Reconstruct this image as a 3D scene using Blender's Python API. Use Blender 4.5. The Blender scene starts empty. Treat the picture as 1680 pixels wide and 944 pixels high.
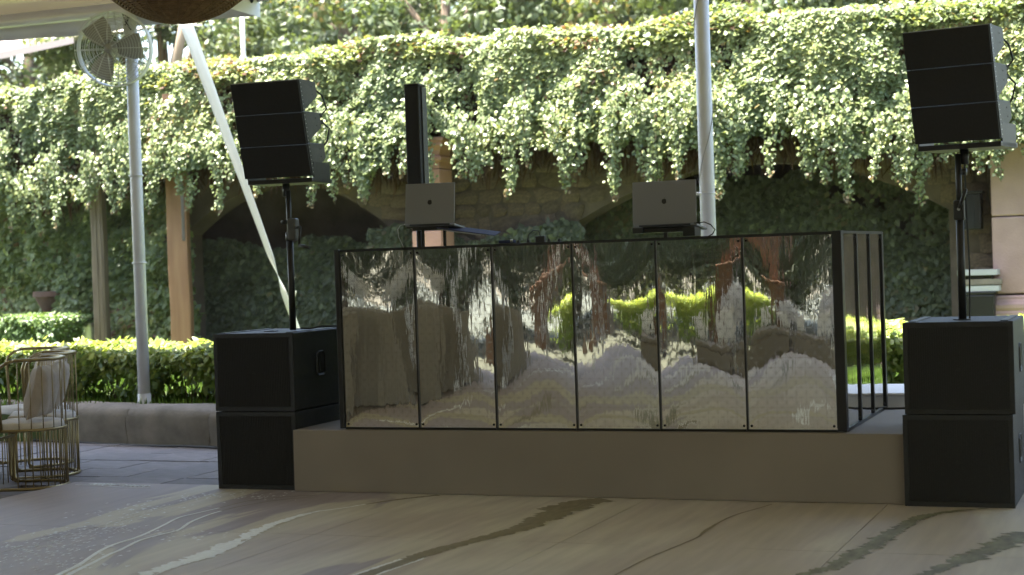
import bpy, math, random
import numpy as np
from mathutils import Vector, Matrix
R = math.radians
random.seed(7); rng = np.random.default_rng(11)
scene = bpy.context.scene
col = scene.collection

# ------------------------------------------------------------------ camera, sky, sun, exposure
cam_d = bpy.data.cameras.new('camera'); cam = bpy.data.objects.new('camera', cam_d); col.objects.link(cam)
cam_d.sensor_width = 36.0; cam_d.lens = 2740 / 1680 * 36.0
cam_d.clip_start = .1; cam_d.clip_end = 400
YAW, PITCH, ROLL = .3757, -.0160, -.0337
fw = Vector((-math.sin(YAW) * math.cos(PITCH), math.cos(YAW) * math.cos(PITCH), math.sin(PITCH)))
rt0 = Vector((math.cos(YAW), math.sin(YAW), 0)); up0 = rt0.cross(fw)
rt = rt0 * math.cos(ROLL) + up0 * math.sin(ROLL); up = -rt0 * math.sin(ROLL) + up0 * math.cos(ROLL)
cam.matrix_world = Matrix(((rt.x, up.x, -fw.x, 0), (rt.y, up.y, -fw.y, 0), (rt.z, up.z, -fw.z, 1.4), (0, 0, 0, 1)))
cam_d.dof.use_dof = True; cam_d.dof.focus_distance = 10.2; cam_d.dof.aperture_fstop = 2.5
scene.camera = cam
SUN = Vector((-.24, -.085, .95)).normalized()            # towards the sun
w = bpy.data.worlds.new('World'); scene.world = w; w.use_nodes = True
nt = w.node_tree; nt.nodes.clear()
sk = nt.nodes.new('ShaderNodeTexSky'); sk.sky_type = 'NISHITA'; sk.sun_disc = False
sk.sun_elevation = math.asin(SUN.z); sk.sun_rotation = math.atan2(SUN.x, SUN.y); sk.air_density = 1.2; sk.dust_density = 2.5
bg = nt.nodes.new('ShaderNodeBackground'); bg.inputs[1].default_value = .105
wo = nt.nodes.new('ShaderNodeOutputWorld')
nt.links.new(sk.outputs[0], bg.inputs[0]); nt.links.new(bg.outputs[0], wo.inputs[0])
sd = bpy.data.lights.new('sun', 'SUN'); sd.energy = 5.0; sd.angle = R(.5); sd.color = (1, .95, .86)
so = bpy.data.objects.new('sun', sd); col.objects.link(so); so.rotation_euler = SUN.to_track_quat('Z', 'Y').to_euler()
vs = scene.view_settings; vs.view_transform = 'Standard'; vs.look = 'None'; vs.exposure = 3.0; vs.gamma = 1; vs.use_curve_mapping = False
scene.render.engine = 'CYCLES'
scene.cycles.max_bounces = 8; scene.cycles.diffuse_bounces = 4; scene.cycles.glossy_bounces = 4
scene.cycles.transmission_bounces = 6; scene.cycles.transparent_max_bounces = 8

# ------------------------------------------------------------------ materials
M = {}
def mat(name, c, rough=.6, metal=0., var=.0, scale=6., bump=0., bscale=40., c2=None, spec=.5, stretch=None, sheen=0., rvar=0.):
    m = bpy.data.materials.new(name); m.use_nodes = True
    n = m.node_tree.nodes; l = m.node_tree.links; b = n['Principled BSDF']
    b.inputs['Roughness'].default_value = rough; b.inputs['Metallic'].default_value = metal
    b.inputs['Specular IOR Level'].default_value = spec
    b.inputs['Base Color'].default_value = (*c, 1)
    if sheen: b.inputs['Sheen Weight'].default_value = sheen
    tc = n.new('ShaderNodeTexCoord'); mp = n.new('ShaderNodeMapping'); l.new(tc.outputs['Object'], mp.inputs[0])
    if stretch: mp.inputs['Scale'].default_value = stretch
    if var or c2:
        t = n.new('ShaderNodeTexNoise'); t.inputs['Scale'].default_value = scale; t.inputs['Detail'].default_value = 6
        l.new(mp.outputs[0], t.inputs[0])
        r = n.new('ShaderNodeMapRange'); r.inputs[1].default_value = .3; r.inputs[2].default_value = .7; l.new(t.outputs[0], r.inputs[0])
        mx = n.new('ShaderNodeMix'); mx.data_type = 'RGBA'; l.new(r.outputs[0], mx.inputs[0])
        a = c2 if c2 else tuple(x * (1 - var) for x in c)
        mx.inputs[6].default_value = (*a, 1); mx.inputs[7].default_value = (*(c if c2 else tuple(min(1, x * (1 + var)) for x in c)), 1)
        l.new(mx.outputs[2], b.inputs['Base Color'])
        if rvar:
            rr = n.new('ShaderNodeMapRange'); rr.inputs[3].default_value = rough - rvar; rr.inputs[4].default_value = rough + rvar
            l.new(t.outputs[0], rr.inputs[0]); l.new(rr.outputs[0], b.inputs['Roughness'])
    if bump:
        t2 = n.new('ShaderNodeTexNoise'); t2.inputs['Scale'].default_value = bscale; t2.inputs['Detail'].default_value = 5; l.new(mp.outputs[0], t2.inputs[0])
        bp = n.new('ShaderNodeBump'); bp.inputs['Strength'].default_value = bump; bp.inputs['Distance'].default_value = .01
        l.new(t2.outputs[0], bp.inputs['Height']); l.new(bp.outputs[0], b.inputs['Normal'])
    M[name] = m; return m

def leafmat(name, stops, trans=.3, rough=.42, spec=.5, tcol=1.25):
    m = bpy.data.materials.new(name); m.use_nodes = True
    n = m.node_tree.nodes; l = m.node_tree.links; b = n['Principled BSDF']; out = n['Material Output']
    at = n.new('ShaderNodeAttribute'); at.attribute_name = 'tint'
    cr = n.new('ShaderNodeValToRGB'); e = cr.color_ramp.elements
    e[0].position = stops[0][0]; e[0].color = (*stops[0][1], 1); e[1].position = stops[-1][0]; e[1].color = (*stops[-1][1], 1)
    for p, c in stops[1:-1]:
        x = e.new(p); x.color = (*c, 1)
    l.new(at.outputs['Fac'], cr.inputs[0]); l.new(cr.outputs[0], b.inputs['Base Color'])
    b.inputs['Roughness'].default_value = rough; b.inputs['Specular IOR Level'].default_value = spec
    tr = n.new('ShaderNodeBsdfTranslucent'); mx = n.new('ShaderNodeMix'); mx.data_type = 'RGBA'; mx.blend_type = 'MULTIPLY'; mx.inputs[0].default_value = 1
    mx.inputs[7].default_value = (tcol * 1.12, tcol * 1.08, tcol * .58, 1); l.new(cr.outputs[0], mx.inputs[6]); l.new(mx.outputs[2], tr.inputs[0])
    ms = n.new('ShaderNodeMixShader'); ms.inputs[0].default_value = trans
    l.new(b.outputs[0], ms.inputs[1]); l.new(tr.outputs[0], ms.inputs[2]); l.new(ms.outputs[0], out.inputs[0])
    M[name] = m; return m

leafmat('ivy_leaf', [(0, (.07, .10, .04)), (.35, (.13, .17, .065)), (.7, (.195, .235, .09)), (.90, (.28, .30, .10)), (.95, (.16, .12, .04)), (1, (.13, .07, .035))], .33, .42, .42)
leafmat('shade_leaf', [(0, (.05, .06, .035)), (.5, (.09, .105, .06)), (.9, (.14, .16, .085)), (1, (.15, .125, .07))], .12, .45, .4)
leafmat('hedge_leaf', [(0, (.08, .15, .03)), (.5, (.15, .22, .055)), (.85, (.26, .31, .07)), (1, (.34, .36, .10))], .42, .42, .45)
leafmat('tree_leaf', [(0, (.04, .06, .025)), (.5, (.08, .11, .04)), (.9, (.13, .16, .06)), (1, (.16, .12, .05))], .35, .5, .4)
leafmat('bush_leaf', [(0, (.05, .10, .03)), (1, (.15, .22, .07))], .3)
leafmat('stem_leaf', [(0, (.05, .03, .02)), (.6, (.10, .055, .035)), (1, (.13, .09, .05))], .05, .8, .2)
leafmat('grass_blade', [(0, (.06, .12, .02)), (1, (.16, .25, .05))], .35, .6, .2)
mat('bark', (.12, .085, .055), .9, var=.4, scale=9, bump=.6, bscale=30, stretch=(1, 1, .2))
mat('stem', (.10, .075, .04), .85, var=.3)
mat('weathered_wood', (.20, .155, .105), .85, c2=(.10, .075, .05), scale=7, bump=.5, bscale=40, stretch=(3, 3, .25))
mat('orange_wood', (.30, .165, .085), .75, c2=(.20, .10, .05), scale=5, bump=.3, bscale=40, stretch=(3, 3, .25))
mat('mortar', (.105, .08, .06), .95, var=.25, scale=5, bump=.5)
mat('rubble', (.175, .125, .085), .95, c2=(.095, .07, .048), scale=9, bump=.9, bscale=25)
mat('rubble_b', (.145, .108, .075), .95, c2=(.08, .06, .043), scale=6, bump=.9, bscale=25)
mat('pink_stone', (.45, .30, .255), .8, c2=(.36, .235, .20), scale=4, bump=.35, bscale=60)
mat('terra_stone', (.50, .27, .19), .8, c2=(.40, .21, .15), scale=4, bump=.35, bscale=60)
mat('curb_stone', (.24, .205, .165), .85, c2=(.13, .11, .085), scale=5, bump=.5, bscale=35)
mat('slab_stone', (.235, .205, .20), .7, c2=(.16, .138, .135), scale=5, bump=.5, bscale=45)
mat('slab_stone_b', (.20, .178, .175), .72, c2=(.145, .127, .125), scale=5, bump=.5, bscale=45)
mat('joint_earth', (.13, .115, .11), .9, var=.3, scale=8)
mat('garden_earth', (.028, .03, .016), .95, c2=(.02, .024, .011), scale=2)
mat('soil_grass', (.085, .13, .03), .95, c2=(.06, .075, .025), scale=9)
mat('sub_black', (.018, .018, .017), .55, var=.25, scale=25, bump=.25, bscale=220)
mat('grille_black', (.012, .0115, .011), .6, var=.2, scale=60)
mat('rail_black', (.035, .035, .033), .42, .3, var=.2, scale=20)
mat('cabinet_side', (.07, .07, .06), .5, var=.2, scale=20, bump=.15, bscale=200)
mat('pole_black', (.02, .02, .02), .38, .2)
mat('steel', (.45, .45, .44), .3, 1.)
mat('frame_black', (.014, .013, .013), .4)
mat('white_metal', (.72, .72, .74), .38, var=.05, scale=5)
mat('tent_cloth', (.78, .77, .78), .75, var=.06, scale=2, bump=.15, bscale=8)
mat('laptop_alu', (.25, .25, .26), .45, .25)
mat('laptop_dark', (.03, .03, .032), .4)
mat('logo_dark', (.03, .03, .03), .25)
mat('blue_book', (.05, .055, .11), .85, spec=.15)
mat('paper', (.6, .6, .58), .8)
mat('gold', (.33, .26, .13), .36, .85, var=.15, scale=12)
mat('cushion', (.42, .35, .28), .9, var=.1, scale=14, bump=.25, bscale=60, sheen=.2)
mat('seat_cloth', (.60, .55, .50), .9, var=.08, scale=10, bump=.15)
mat('taupe_cloth', (.22, .19, .145), .9, var=.12, scale=6, bump=.1)
mat('pale_cloth', (.62, .57, .50), .9, var=.08, scale=6)
mat('white_flower', (.75, .73, .72), .8)
mat('wicker', (.30, .19, .085), .7, c2=(.16, .095, .04), scale=30)
mat('brick', (.17, .085, .042), .85, c2=(.09, .048, .027), scale=8, bump=.4)
mat('terracotta', (.12, .06, .045), .8, c2=(.07, .04, .03), scale=8)
mat('fan_blade', (.37, .36, .33), .5, .3)
mat('fan_metal', (.62, .62, .60), .35, .6)
mat('cable', (.012, .012, .012), .5)
mat('cable_grey', (.35, .35, .33), .5)
mat('far_cloth', (.30, .25, .235), .8)
mat('tray_white', (.42, .43, .43), .35)
mat('white_board', (.80, .80, .82), .6, var=.03)
mat('vein_white', (.88, .90, .90), .6, c2=(.74, .76, .76), scale=30)
mat('vein_grey', (.24, .215, .17), .6, var=.2, scale=10)
mat('vein_olive', (.185, .155, .095), .6, c2=(.26, .225, .15), scale=9, stretch=(3, 1, 1))
mat('vein_green', (.255, .255, .155), .6, c2=(.13, .11, .07), scale=7, stretch=(3, 1, 1))
mat('vein_gold', (.52, .47, .34), .6, c2=(.40, .35, .23), scale=4)
mat('vein_thin', (.20, .165, .11), .6, var=.2)

def cloth_translucent(name, c, t, tc):
    m = mat(name, c, .8, var=.05, scale=1.5)
    n = m.node_tree.nodes; l = m.node_tree.links; b = n['Principled BSDF']; out = n['Material Output']
    tr = n.new('ShaderNodeBsdfTranslucent'); tr.inputs[0].default_value = (*tc, 1)
    ms = n.new('ShaderNodeMixShader'); ms.inputs[0].default_value = t
    l.new(b.outputs[0], ms.inputs[1]); l.new(tr.outputs[0], ms.inputs[2]); l.new(ms.outputs[0], out.inputs[0])
cloth_translucent('canopy_cloth', (.60, .52, .38), .012, (.8, .68, .45))
cloth_translucent('valance_cloth', (.74, .73, .75), .08, (.85, .85, .9))

cloth_translucent('strap_cloth', (.88, .87, .83), .5, (.95, .94, .88))
def stage_material():
    m = mat('stage_cloth', (.252, .21, .166), .7, var=.10, scale=1.6, bump=.25, bscale=4)
stage_material()

def floor_material():
    m = bpy.data.materials.new('floor_print'); m.use_nodes = True; M['floor_print'] = m
    n = m.node_tree.nodes; l = m.node_tree.links; b = n['Principled BSDF']
    g = n.new('ShaderNodeNewGeometry'); sp = n.new('ShaderNodeSeparateXYZ'); l.new(g.outputs['Position'], sp.inputs[0])
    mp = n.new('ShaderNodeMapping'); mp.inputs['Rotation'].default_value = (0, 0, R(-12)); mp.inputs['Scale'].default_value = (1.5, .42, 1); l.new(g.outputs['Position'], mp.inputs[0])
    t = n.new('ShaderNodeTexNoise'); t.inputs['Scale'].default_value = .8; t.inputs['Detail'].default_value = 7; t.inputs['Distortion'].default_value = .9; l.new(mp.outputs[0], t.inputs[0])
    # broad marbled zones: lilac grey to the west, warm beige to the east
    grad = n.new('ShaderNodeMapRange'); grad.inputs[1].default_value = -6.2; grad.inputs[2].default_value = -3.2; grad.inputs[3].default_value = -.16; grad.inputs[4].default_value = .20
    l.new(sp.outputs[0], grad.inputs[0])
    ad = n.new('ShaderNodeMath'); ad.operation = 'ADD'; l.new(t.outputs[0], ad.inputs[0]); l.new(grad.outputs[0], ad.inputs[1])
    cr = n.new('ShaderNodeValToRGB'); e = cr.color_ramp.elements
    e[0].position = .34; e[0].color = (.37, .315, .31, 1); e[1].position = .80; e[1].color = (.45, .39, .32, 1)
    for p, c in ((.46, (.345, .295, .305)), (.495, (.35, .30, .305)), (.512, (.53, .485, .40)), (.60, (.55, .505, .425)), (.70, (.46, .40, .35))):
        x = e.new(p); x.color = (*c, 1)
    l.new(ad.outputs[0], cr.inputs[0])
    # brushed streaks
    mp2 = n.new('ShaderNodeMapping'); mp2.inputs['Rotation'].default_value = (0, 0, R(-14)); mp2.inputs['Scale'].default_value = (14, 1.1, 1); l.new(g.outputs['Position'], mp2.inputs[0])
    t2 = n.new('ShaderNodeTexNoise'); t2.inputs['Scale'].default_value = 1.2; t2.inputs['Detail'].default_value = 8; l.new(mp2.outputs[0], t2.inputs[0])
    r2 = n.new('ShaderNodeMapRange'); r2.inputs[1].default_value = .3; r2.inputs[2].default_value = .7; r2.inputs[3].default_value = .90; r2.inputs[4].default_value = 1.10; l.new(t2.outputs[0], r2.inputs[0])
    mx = n.new('ShaderNodeMix'); mx.data_type = 'RGBA'; mx.blend_type = 'MULTIPLY'; mx.inputs[0].default_value = 1
    l.new(cr.outputs[0], mx.inputs[6]); l.new(r2.outputs[0], mx.inputs[7]); l.new(mx.outputs[2], b.inputs['Base Color'])
    t3 = n.new('ShaderNodeTexNoise'); t3.inputs['Scale'].default_value = 2.2; t3.inputs['Detail'].default_value = 5; l.new(g.outputs['Position'], t3.inputs[0])
    r3 = n.new('ShaderNodeMapRange'); r3.inputs[3].default_value = .42; r3.inputs[4].default_value = .62; l.new(t3.outputs[0], r3.inputs[0]); l.new(r3.outputs[0], b.inputs['Roughness'])
    b.inputs['Specular IOR Level'].default_value = .25
floor_material()

def mirror_material(name, tone, dark):
    m = bpy.data.materials.new(name); m.use_nodes = True; M[name] = m
    n = m.node_tree.nodes; l = m.node_tree.links; b = n['Principled BSDF']
    b.inputs['Metallic'].default_value = 1; b.inputs['Roughness'].default_value = .035
    tc = n.new('ShaderNodeTexCoord'); sp = n.new('ShaderNodeSeparateXYZ'); l.new(tc.outputs['Object'], sp.inputs[0])
    def mth(op, a, c=None):
        x = n.new('ShaderNodeMath'); x.operation = op
        for i, v in enumerate((a, c)):
            if v is None: continue
            if isinstance(v, (int, float)): x.inputs[i].default_value = v
            else: l.new(v, x.inputs[i])
        return x.outputs[0]
    CELL = .056
    su = mth('DIVIDE', sp.outputs[0], CELL); sv = mth('DIVIDE', sp.outputs[2], CELL)
    lines = None; hs = []
    for off in (0., .5):
        qu = mth('SUBTRACT', mth('FRACT', mth('ADD', su, off)), .5); qv = mth('SUBTRACT', mth('FRACT', mth('ADD', sv, off)), .5)
        d = mth('SQRT', mth('ADD', mth('MULTIPLY', qu, qu), mth('MULTIPLY', qv, qv)))
        hs.append(d)
        ring = mth('LESS_THAN', mth('ABSOLUTE', mth('SUBTRACT', d, .46)), .016)
        lines = ring if lines is None else mth('MAXIMUM', lines, ring)
    grid = mth('MAXIMUM', mth('LESS_THAN', mth('ABSOLUTE', mth('SUBTRACT', mth('FRACT', su), .5)), .018), mth('LESS_THAN', mth('ABSOLUTE', mth('SUBTRACT', mth('FRACT', sv), .5)), .018))
    lines = mth('MAXIMUM', lines, grid)
    mx = n.new('ShaderNodeMix'); mx.data_type = 'RGBA'; l.new(lines, mx.inputs[0])
    mx.inputs[6].default_value = (*tone, 1); mx.inputs[7].default_value = (*dark, 1); l.new(mx.outputs[2], b.inputs['Base Color'])
    rr = n.new('ShaderNodeMapRange'); rr.inputs[3].default_value = .012; rr.inputs[4].default_value = .10; l.new(lines, rr.inputs[0]); l.new(rr.outputs[0], b.inputs['Roughness'])
    # engraved film: every little cell is a faint lens, the whole sheet slightly rippled
    h = mth('ADD', mth('MULTIPLY', mth('MINIMUM', hs[0], hs[1]), 1.), 0.)
    bp = n.new('ShaderNodeBump'); bp.inputs['Strength'].default_value = .5; bp.inputs['Distance'].default_value = .00005; l.new(h, bp.inputs['Height'])
    t = n.new('ShaderNodeTexNoise'); t.inputs['Scale'].default_value = 7; t.inputs['Detail'].default_value = 3
    mp = n.new('ShaderNodeMapping'); mp.inputs['Scale'].default_value = (2.6, 1, .45); l.new(tc.outputs['Object'], mp.inputs[0]); l.new(mp.outputs[0], t.inputs[0])
    bp2 = n.new('ShaderNodeBump'); bp2.inputs['Strength'].default_value = .5; bp2.inputs['Distance'].default_value = .0011; l.new(t.outputs[0], bp2.inputs['Height']); l.new(bp.outputs[0], bp2.inputs['Normal'])
    l.new(bp2.outputs[0], b.inputs['Normal'])
mirror_material('mirror_film', (.88, .865, .81), (.70, .685, .635))
mirror_material('mirror_side', (.74, .72, .68), (.60, .58, .53))

# ------------------------------------------------------------------ mesh helpers
class MB:
    def __init__(s): s.v = []; s.f = []
    def add(s, vs_, fs):
        o = len(s.v); s.v += [tuple(p) for p in vs_]; s.f += [tuple(i + o for i in f) for f in fs]; return s
    def box(s, x0, x1, y0, y1, z0, z1):
        return s.add([(x0, y0, z0), (x1, y0, z0), (x1, y1, z0), (x0, y1, z0), (x0, y0, z1), (x1, y0, z1), (x1, y1, z1), (x0, y1, z1)],
                     [(0, 3, 2, 1), (4, 5, 6, 7), (0, 1, 5, 4), (1, 2, 6, 5), (2, 3, 7, 6), (3, 0, 4, 7)])
    def cyl(s, p0, p1, r0, r1=None, n=12, caps=True):
        r1 = r0 if r1 is None else r1
        p0, p1 = Vector(p0), Vector(p1); d = (p1 - p0).normalized(); a = d.orthogonal().normalized(); b = d.cross(a)
        vs_ = []
        for p, r in ((p0, r0), (p1, r1)):
            for i in range(n):
                t = 2 * math.pi * i / n; vs_.append(p + a * (r * math.cos(t)) + b * (r * math.sin(t)))
        fs = [(i, (i + 1) % n, n + (i + 1) % n, n + i) for i in range(n)]
        if caps: fs += [tuple(range(n - 1, -1, -1)), tuple(range(n, 2 * n))]
        return s.add(vs_, fs)
    def tube(s, pts, r, n=8, closed=False):
        pts = [Vector(p) for p in pts]; k = len(pts); vs_ = []; rs = r if isinstance(r, (list, tuple)) else [r] * k
        d0 = (pts[1] - pts[0]).normalized(); a = d0.orthogonal().normalized()
        for i, p in enumerate(pts):
            if closed: d = (pts[(i + 1) % k] - pts[i - 1]).normalized()
            else: d = (pts[min(i + 1, k - 1)] - pts[max(i - 1, 0)]).normalized()
            a = (a - d * a.dot(d)).normalized(); b = d.cross(a)
            for j in range(n):
                t = 2 * math.pi * j / n; vs_.append(p + a * (rs[i] * math.cos(t)) + b * (rs[i] * math.sin(t)))
        fs = []
        for i in range(k if closed else k - 1):
            for j in range(n):
                i2 = (i + 1) % k; fs.append((i * n + j, i * n + (j + 1) % n, i2 * n + (j + 1) % n, i2 * n + j))
        if not closed: fs += [tuple(range(n - 1, -1, -1)), tuple(range((k - 1) * n, k * n))]
        return s.add(vs_, fs)
    def lathe(s, prof, n=24, c=(0, 0, 0)):
        vs_ = []
        for r, z in prof:
            for j in range(n):
                t = 2 * math.pi * j / n; vs_.append((c[0] + r * math.cos(t), c[1] + r * math.sin(t), c[2] + z))
        fs = [(i * n + j, i * n + (j + 1) % n, (i + 1) * n + (j + 1) % n, (i + 1) * n + j) for i in range(len(prof) - 1) for j in range(n)]
        return s.add(vs_, fs)
    def prism(s, poly, axis, a0, a1):
        """poly: list of 2D points, extruded along axis 'x','y' or 'z'."""
        def P(q, a): return (a, q[0], q[1]) if axis == 'x' else (q[0], a, q[1]) if axis == 'y' else (q[0], q[1], a)
        n = len(poly)
        return s.add([P(q, a0) for q in poly] + [P(q, a1) for q in poly],
                     [tuple(range(n)), tuple(range(2 * n - 1, n - 1, -1))] + [(i, n + i, n + (i + 1) % n, (i + 1) % n) for i in range(n)])
    def build(s, name, m, parent=None, smooth=False, bevel=0., loc=None, rot=None, segs=2, recalc=True):
        me = bpy.data.meshes.new(name); me.from_pydata(s.v, [], s.f)
        me.materials.append(M[m] if isinstance(m, str) else m)
        if recalc:
            import bmesh
            bm = bmesh.new(); bm.from_mesh(me); bmesh.ops.recalc_face_normals(bm, faces=bm.faces); bm.to_mesh(me); bm.free()
        if smooth:
            me.polygons.foreach_set('use_smooth', [True] * len(me.polygons))
        me.update()
        o = bpy.data.objects.new(name, me); col.objects.link(o)
        if parent: o.parent = parent
        if loc: o.location = loc
        if rot: o.rotation_euler = rot
        if bevel:
            b = o.modifiers.new('bevel', 'BEVEL'); b.width = bevel; b.segments = segs; b.limit_method = 'ANGLE'; b.angle_limit = R(40)
        return o
def smooth_by_angle(o, ang=40):
    o.data.polygons.foreach_set('use_smooth', [True] * len(o.data.polygons))
    try: o.data.set_sharp_from_angle(angle=R(ang))
    except Exception: pass
    return o
def tag(o, label=None, cat=None, group=None, kind=None):
    if label: o['label'] = label
    if cat: o['category'] = cat
    if group: o['group'] = group
    if kind: o['kind'] = kind
    return o
def empty(name, loc=(0, 0, 0), rot=(0, 0, 0), **k):
    o = bpy.data.objects.new(name, None); col.objects.link(o); o.location = loc; o.rotation_euler = rot; o.empty_display_size = .1
    return tag(o, **k)
def copy_tree(o, parent=None):
    c = o.copy(); col.objects.link(c); c.parent = parent
    for ch in list(o.children): copy_tree(ch, c)
    return c
def base_name(o): return o.name.split('.')[0]

# noise on numpy arrays
def vnoise(x, y, seed=0, octaves=3):
    x = np.asarray(x, float); y = np.asarray(y, float); out = np.zeros(np.broadcast(x, y).shape); amp = 1; tot = 0
    for o in range(octaves):
        tab = np.random.default_rng(seed * 31 + o).random((256, 256))
        xi = np.floor(x).astype(int); yi = np.floor(y).astype(int); fx = x - xi; fy = y - yi
        fx = fx * fx * (3 - 2 * fx); fy = fy * fy * (3 - 2 * fy)
        g = lambda a, b: tab[a % 256, b % 256]
        out += amp * ((g(xi, yi) * (1 - fx) + g(xi + 1, yi) * fx) * (1 - fy) + (g(xi, yi + 1) * (1 - fx) + g(xi + 1, yi + 1) * fx) * fy)
        tot += amp; amp *= .5; x = x * 2.03 + 17.1; y = y * 2.03 + 5.7
    return out / tot
def norm(a): return a / np.maximum(np.linalg.norm(a, axis=1, keepdims=True), 1e-9)
def leaves(name, P, N, T, L, W, tint, m, parent=None, fold=.18, lobes=False):
    """one small folded face per leaf: P base, N facing, T tip direction, L length, W half width"""
    k = len(P); N = norm(N); T = norm(T - N * np.sum(T * N, 1, keepdims=True)); S = np.cross(N, T)
    L = np.asarray(L).reshape(-1, 1) * np.ones((k, 1)); W = np.asarray(W).reshape(-1, 1) * np.ones((k, 1))
    if not lobes:
        V = np.stack([P, P + T * L * .42 + S * W - N * L * fold, P + T * L - N * L * .12, P + T * L * .42 - S * W - N * L * fold], 1)
        tri = np.array([0, 1, 2, 0, 2, 3]); nv = 4; nf = 2
    else:
        V = np.stack([P, P + T * L * .25 + S * W * .8 - N * L * fold * .6, P + T * L * .62 + S * W * .78 - N * L * fold * .9, P + T * L - N * L * .2,
                      P + T * L * .62 - S * W * .78 - N * L * fold * .9, P + T * L * .25 - S * W * .8 - N * L * fold * .6], 1)
        tri = np.array([0, 1, 2, 0, 2, 3, 0, 3, 4, 0, 4, 5]); nv = 6; nf = 4
    idx = (np.arange(k)[:, None] * nv + tri[None, :]).ravel()
    me = bpy.data.meshes.new(name); me.vertices.add(k * nv); me.vertices.foreach_set('co', V.astype(np.float32).ravel())
    me.loops.add(len(idx)); me.loops.foreach_set('vertex_index', idx.astype(np.int32))
    me.polygons.add(k * nf); me.polygons.foreach_set('loop_start', (np.arange(k * nf) * 3).astype(np.int32)); me.polygons.foreach_set('loop_total', np.full(k * nf, 3, np.int32))
    a = me.attributes.new('tint', 'FLOAT', 'FACE'); a.data.foreach_set('value', np.repeat(np.clip(tint, 0, 1), nf).astype(np.float32))
    me.materials.append(M[m]); me.update(calc_edges=True)
    o = bpy.data.objects.new(name, me); col.objects.link(o)
    if parent: o.parent = parent
    return o

# ================================================================== THE SETTING
g = MB().add([(-90, -90, -.07), (90, -90, -.07), (90, 120, -.07), (-90, 120, -.07)], [(0, 1, 2, 3)]).build('ground', 'garden_earth'); tag(g, kind='structure')

# stone paving beyond the dance floor: real slabs where the photograph shows them
pave = empty('pavement', kind='structure')
sl = []
for k in range(6):
    j = lambda a: random.uniform(-a, a)
    pts = [(-.5 + j(.012), -.5 + j(.02)), (.5 + j(.012), -.5 + j(.02)), (.5 + j(.012), .5 + j(.02)), (-.5 + j(.012), .5 + j(.02))]
    b = MB().prism(pts, 'z', -.04, 0)
    me = b.build('paving_slab', 'slab_stone' if k % 2 else 'slab_stone_b'); sl.append(me.data); bpy.data.objects.remove(me)
for iy in range(9):
    y = 8.35 + iy * .45
    xo = (.27 if iy % 2 else 0) + random.uniform(-.05, .05); x = -10.6 + xo
    while x < -5.9:
        wd = random.uniform(.5, .72)
        if x + wd > -7.0 and y < 9.3: break
        o = bpy.data.objects.new('paving_slab', random.choice(sl)); col.objects.link(o); o.parent = pave
        o.location = (x + wd / 2, y, -.035 + random.uniform(-.004, .003)); o.scale = (wd - .010, .441, 1); o.rotation_euler = (random.uniform(-.004, .004), random.uniform(-.004, .004), random.uniform(-.01, .01))
        x += wd
b = MB()
b.box(-12.5, -10.7, -2.2, 12.4, -.068, -.04); b.box(-10.7, -7.0, -2.2, 8.1, -.068, -.04); b.box(-7.0, 8, -2.2, -.45, -.068, -.04); b.box(-10.75, -5.7, 8.0, 12.1, -.069, -.055)
b.build('far_paving', 'slab_stone', pave)

# raised dance floor of printed boards
fl = empty('dance_floor', kind='structure')
xs = [-6.95 + 1.37 * k for k in range(9)]; ys = [9.42, 7.73, 5.02, 2.31, -.40]
for i in range(8):
    for k in range(4):
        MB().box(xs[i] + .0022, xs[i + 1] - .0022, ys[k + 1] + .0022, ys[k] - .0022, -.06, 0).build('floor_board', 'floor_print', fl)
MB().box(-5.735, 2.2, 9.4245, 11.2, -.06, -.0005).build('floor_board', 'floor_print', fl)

def strip(name, pts, wid, m, z=.0018, seed=0, jag=.35, taper=True, split=False):
    """a brushed vein printed on the boards, ragged edges"""
    P = [Vector((a, c, 0)) for a, c in pts]
    L = [0]
    for i in range(1, len(P)): L.append(L[-1] + (P[i] - P[i - 1]).length)
    n = max(12, int(L[-1] / .012)); r = random.Random(seed); vs_ = []; fs = []
    def at(s):
        for i in range(1, len(P)):
            if s <= L[i] or i == len(P) - 1:
                t = (s - L[i - 1]) / max(1e-6, L[i] - L[i - 1])
                p0 = P[max(i - 2, 0)]; p1 = P[i - 1]; p2 = P[i]; p3 = P[min(i + 1, len(P) - 1)]
                return .5 * ((2 * p1) + (p2 - p0) * t + (2 * p0 - 5 * p1 + 4 * p2 - p3) * t * t + (3 * p1 - p0 - 3 * p2 + p3) * t ** 3)
    jl = jr = 0
    for i in range(n + 1):
        t = i / n; s = t * L[-1]; p = at(s); q = at(min(s + .01, L[-1])) - at(max(s - .01, 0)); q = Vector((q.x, q.y, 0)).normalized() if q.length > 0 else Vector((0, 1, 0))
        nn = Vector((-q.y, q.x, 0)); ww = wid(t) if callable(wid) else wid
        jl = .6 * jl + .4 * r.uniform(-1, 1); jr = .6 * jr + .4 * r.uniform(-1, 1)
        vs_.append(p + nn * ww * (.5 + jag * jl) + Vector((0, 0, z))); vs_.append(p - nn * ww * (.5 + jag * jr) + Vector((0, 0, z)))
        if i: fs.append((2 * i - 2, 2 * i - 1, 2 * i + 1, 2 * i))
    b = MB().add(vs_, fs); o = b.build(name, m, fl, recalc=False); return o
V1 = [(-4.783, 6.172), (-4.882, 6.46), (-4.947, 6.714), (-5.078, 7.062), (-5.125, 7.271), (-5.142, 7.517), (-5.219, 7.849), (-5.291, 8.119), (-5.277, 8.303), (-5.252, 8.495)]
V2 = [(-4.726, 6.184), (-4.831, 6.47), (-4.906, 6.755), (-4.969, 6.995), (-4.99, 7.114), (-5.06, 7.396), (-5.056, 7.571), (-5.043, 7.734), (-5.129, 7.992), (-5.17, 8.228), (-5.175, 8.389)]
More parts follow.
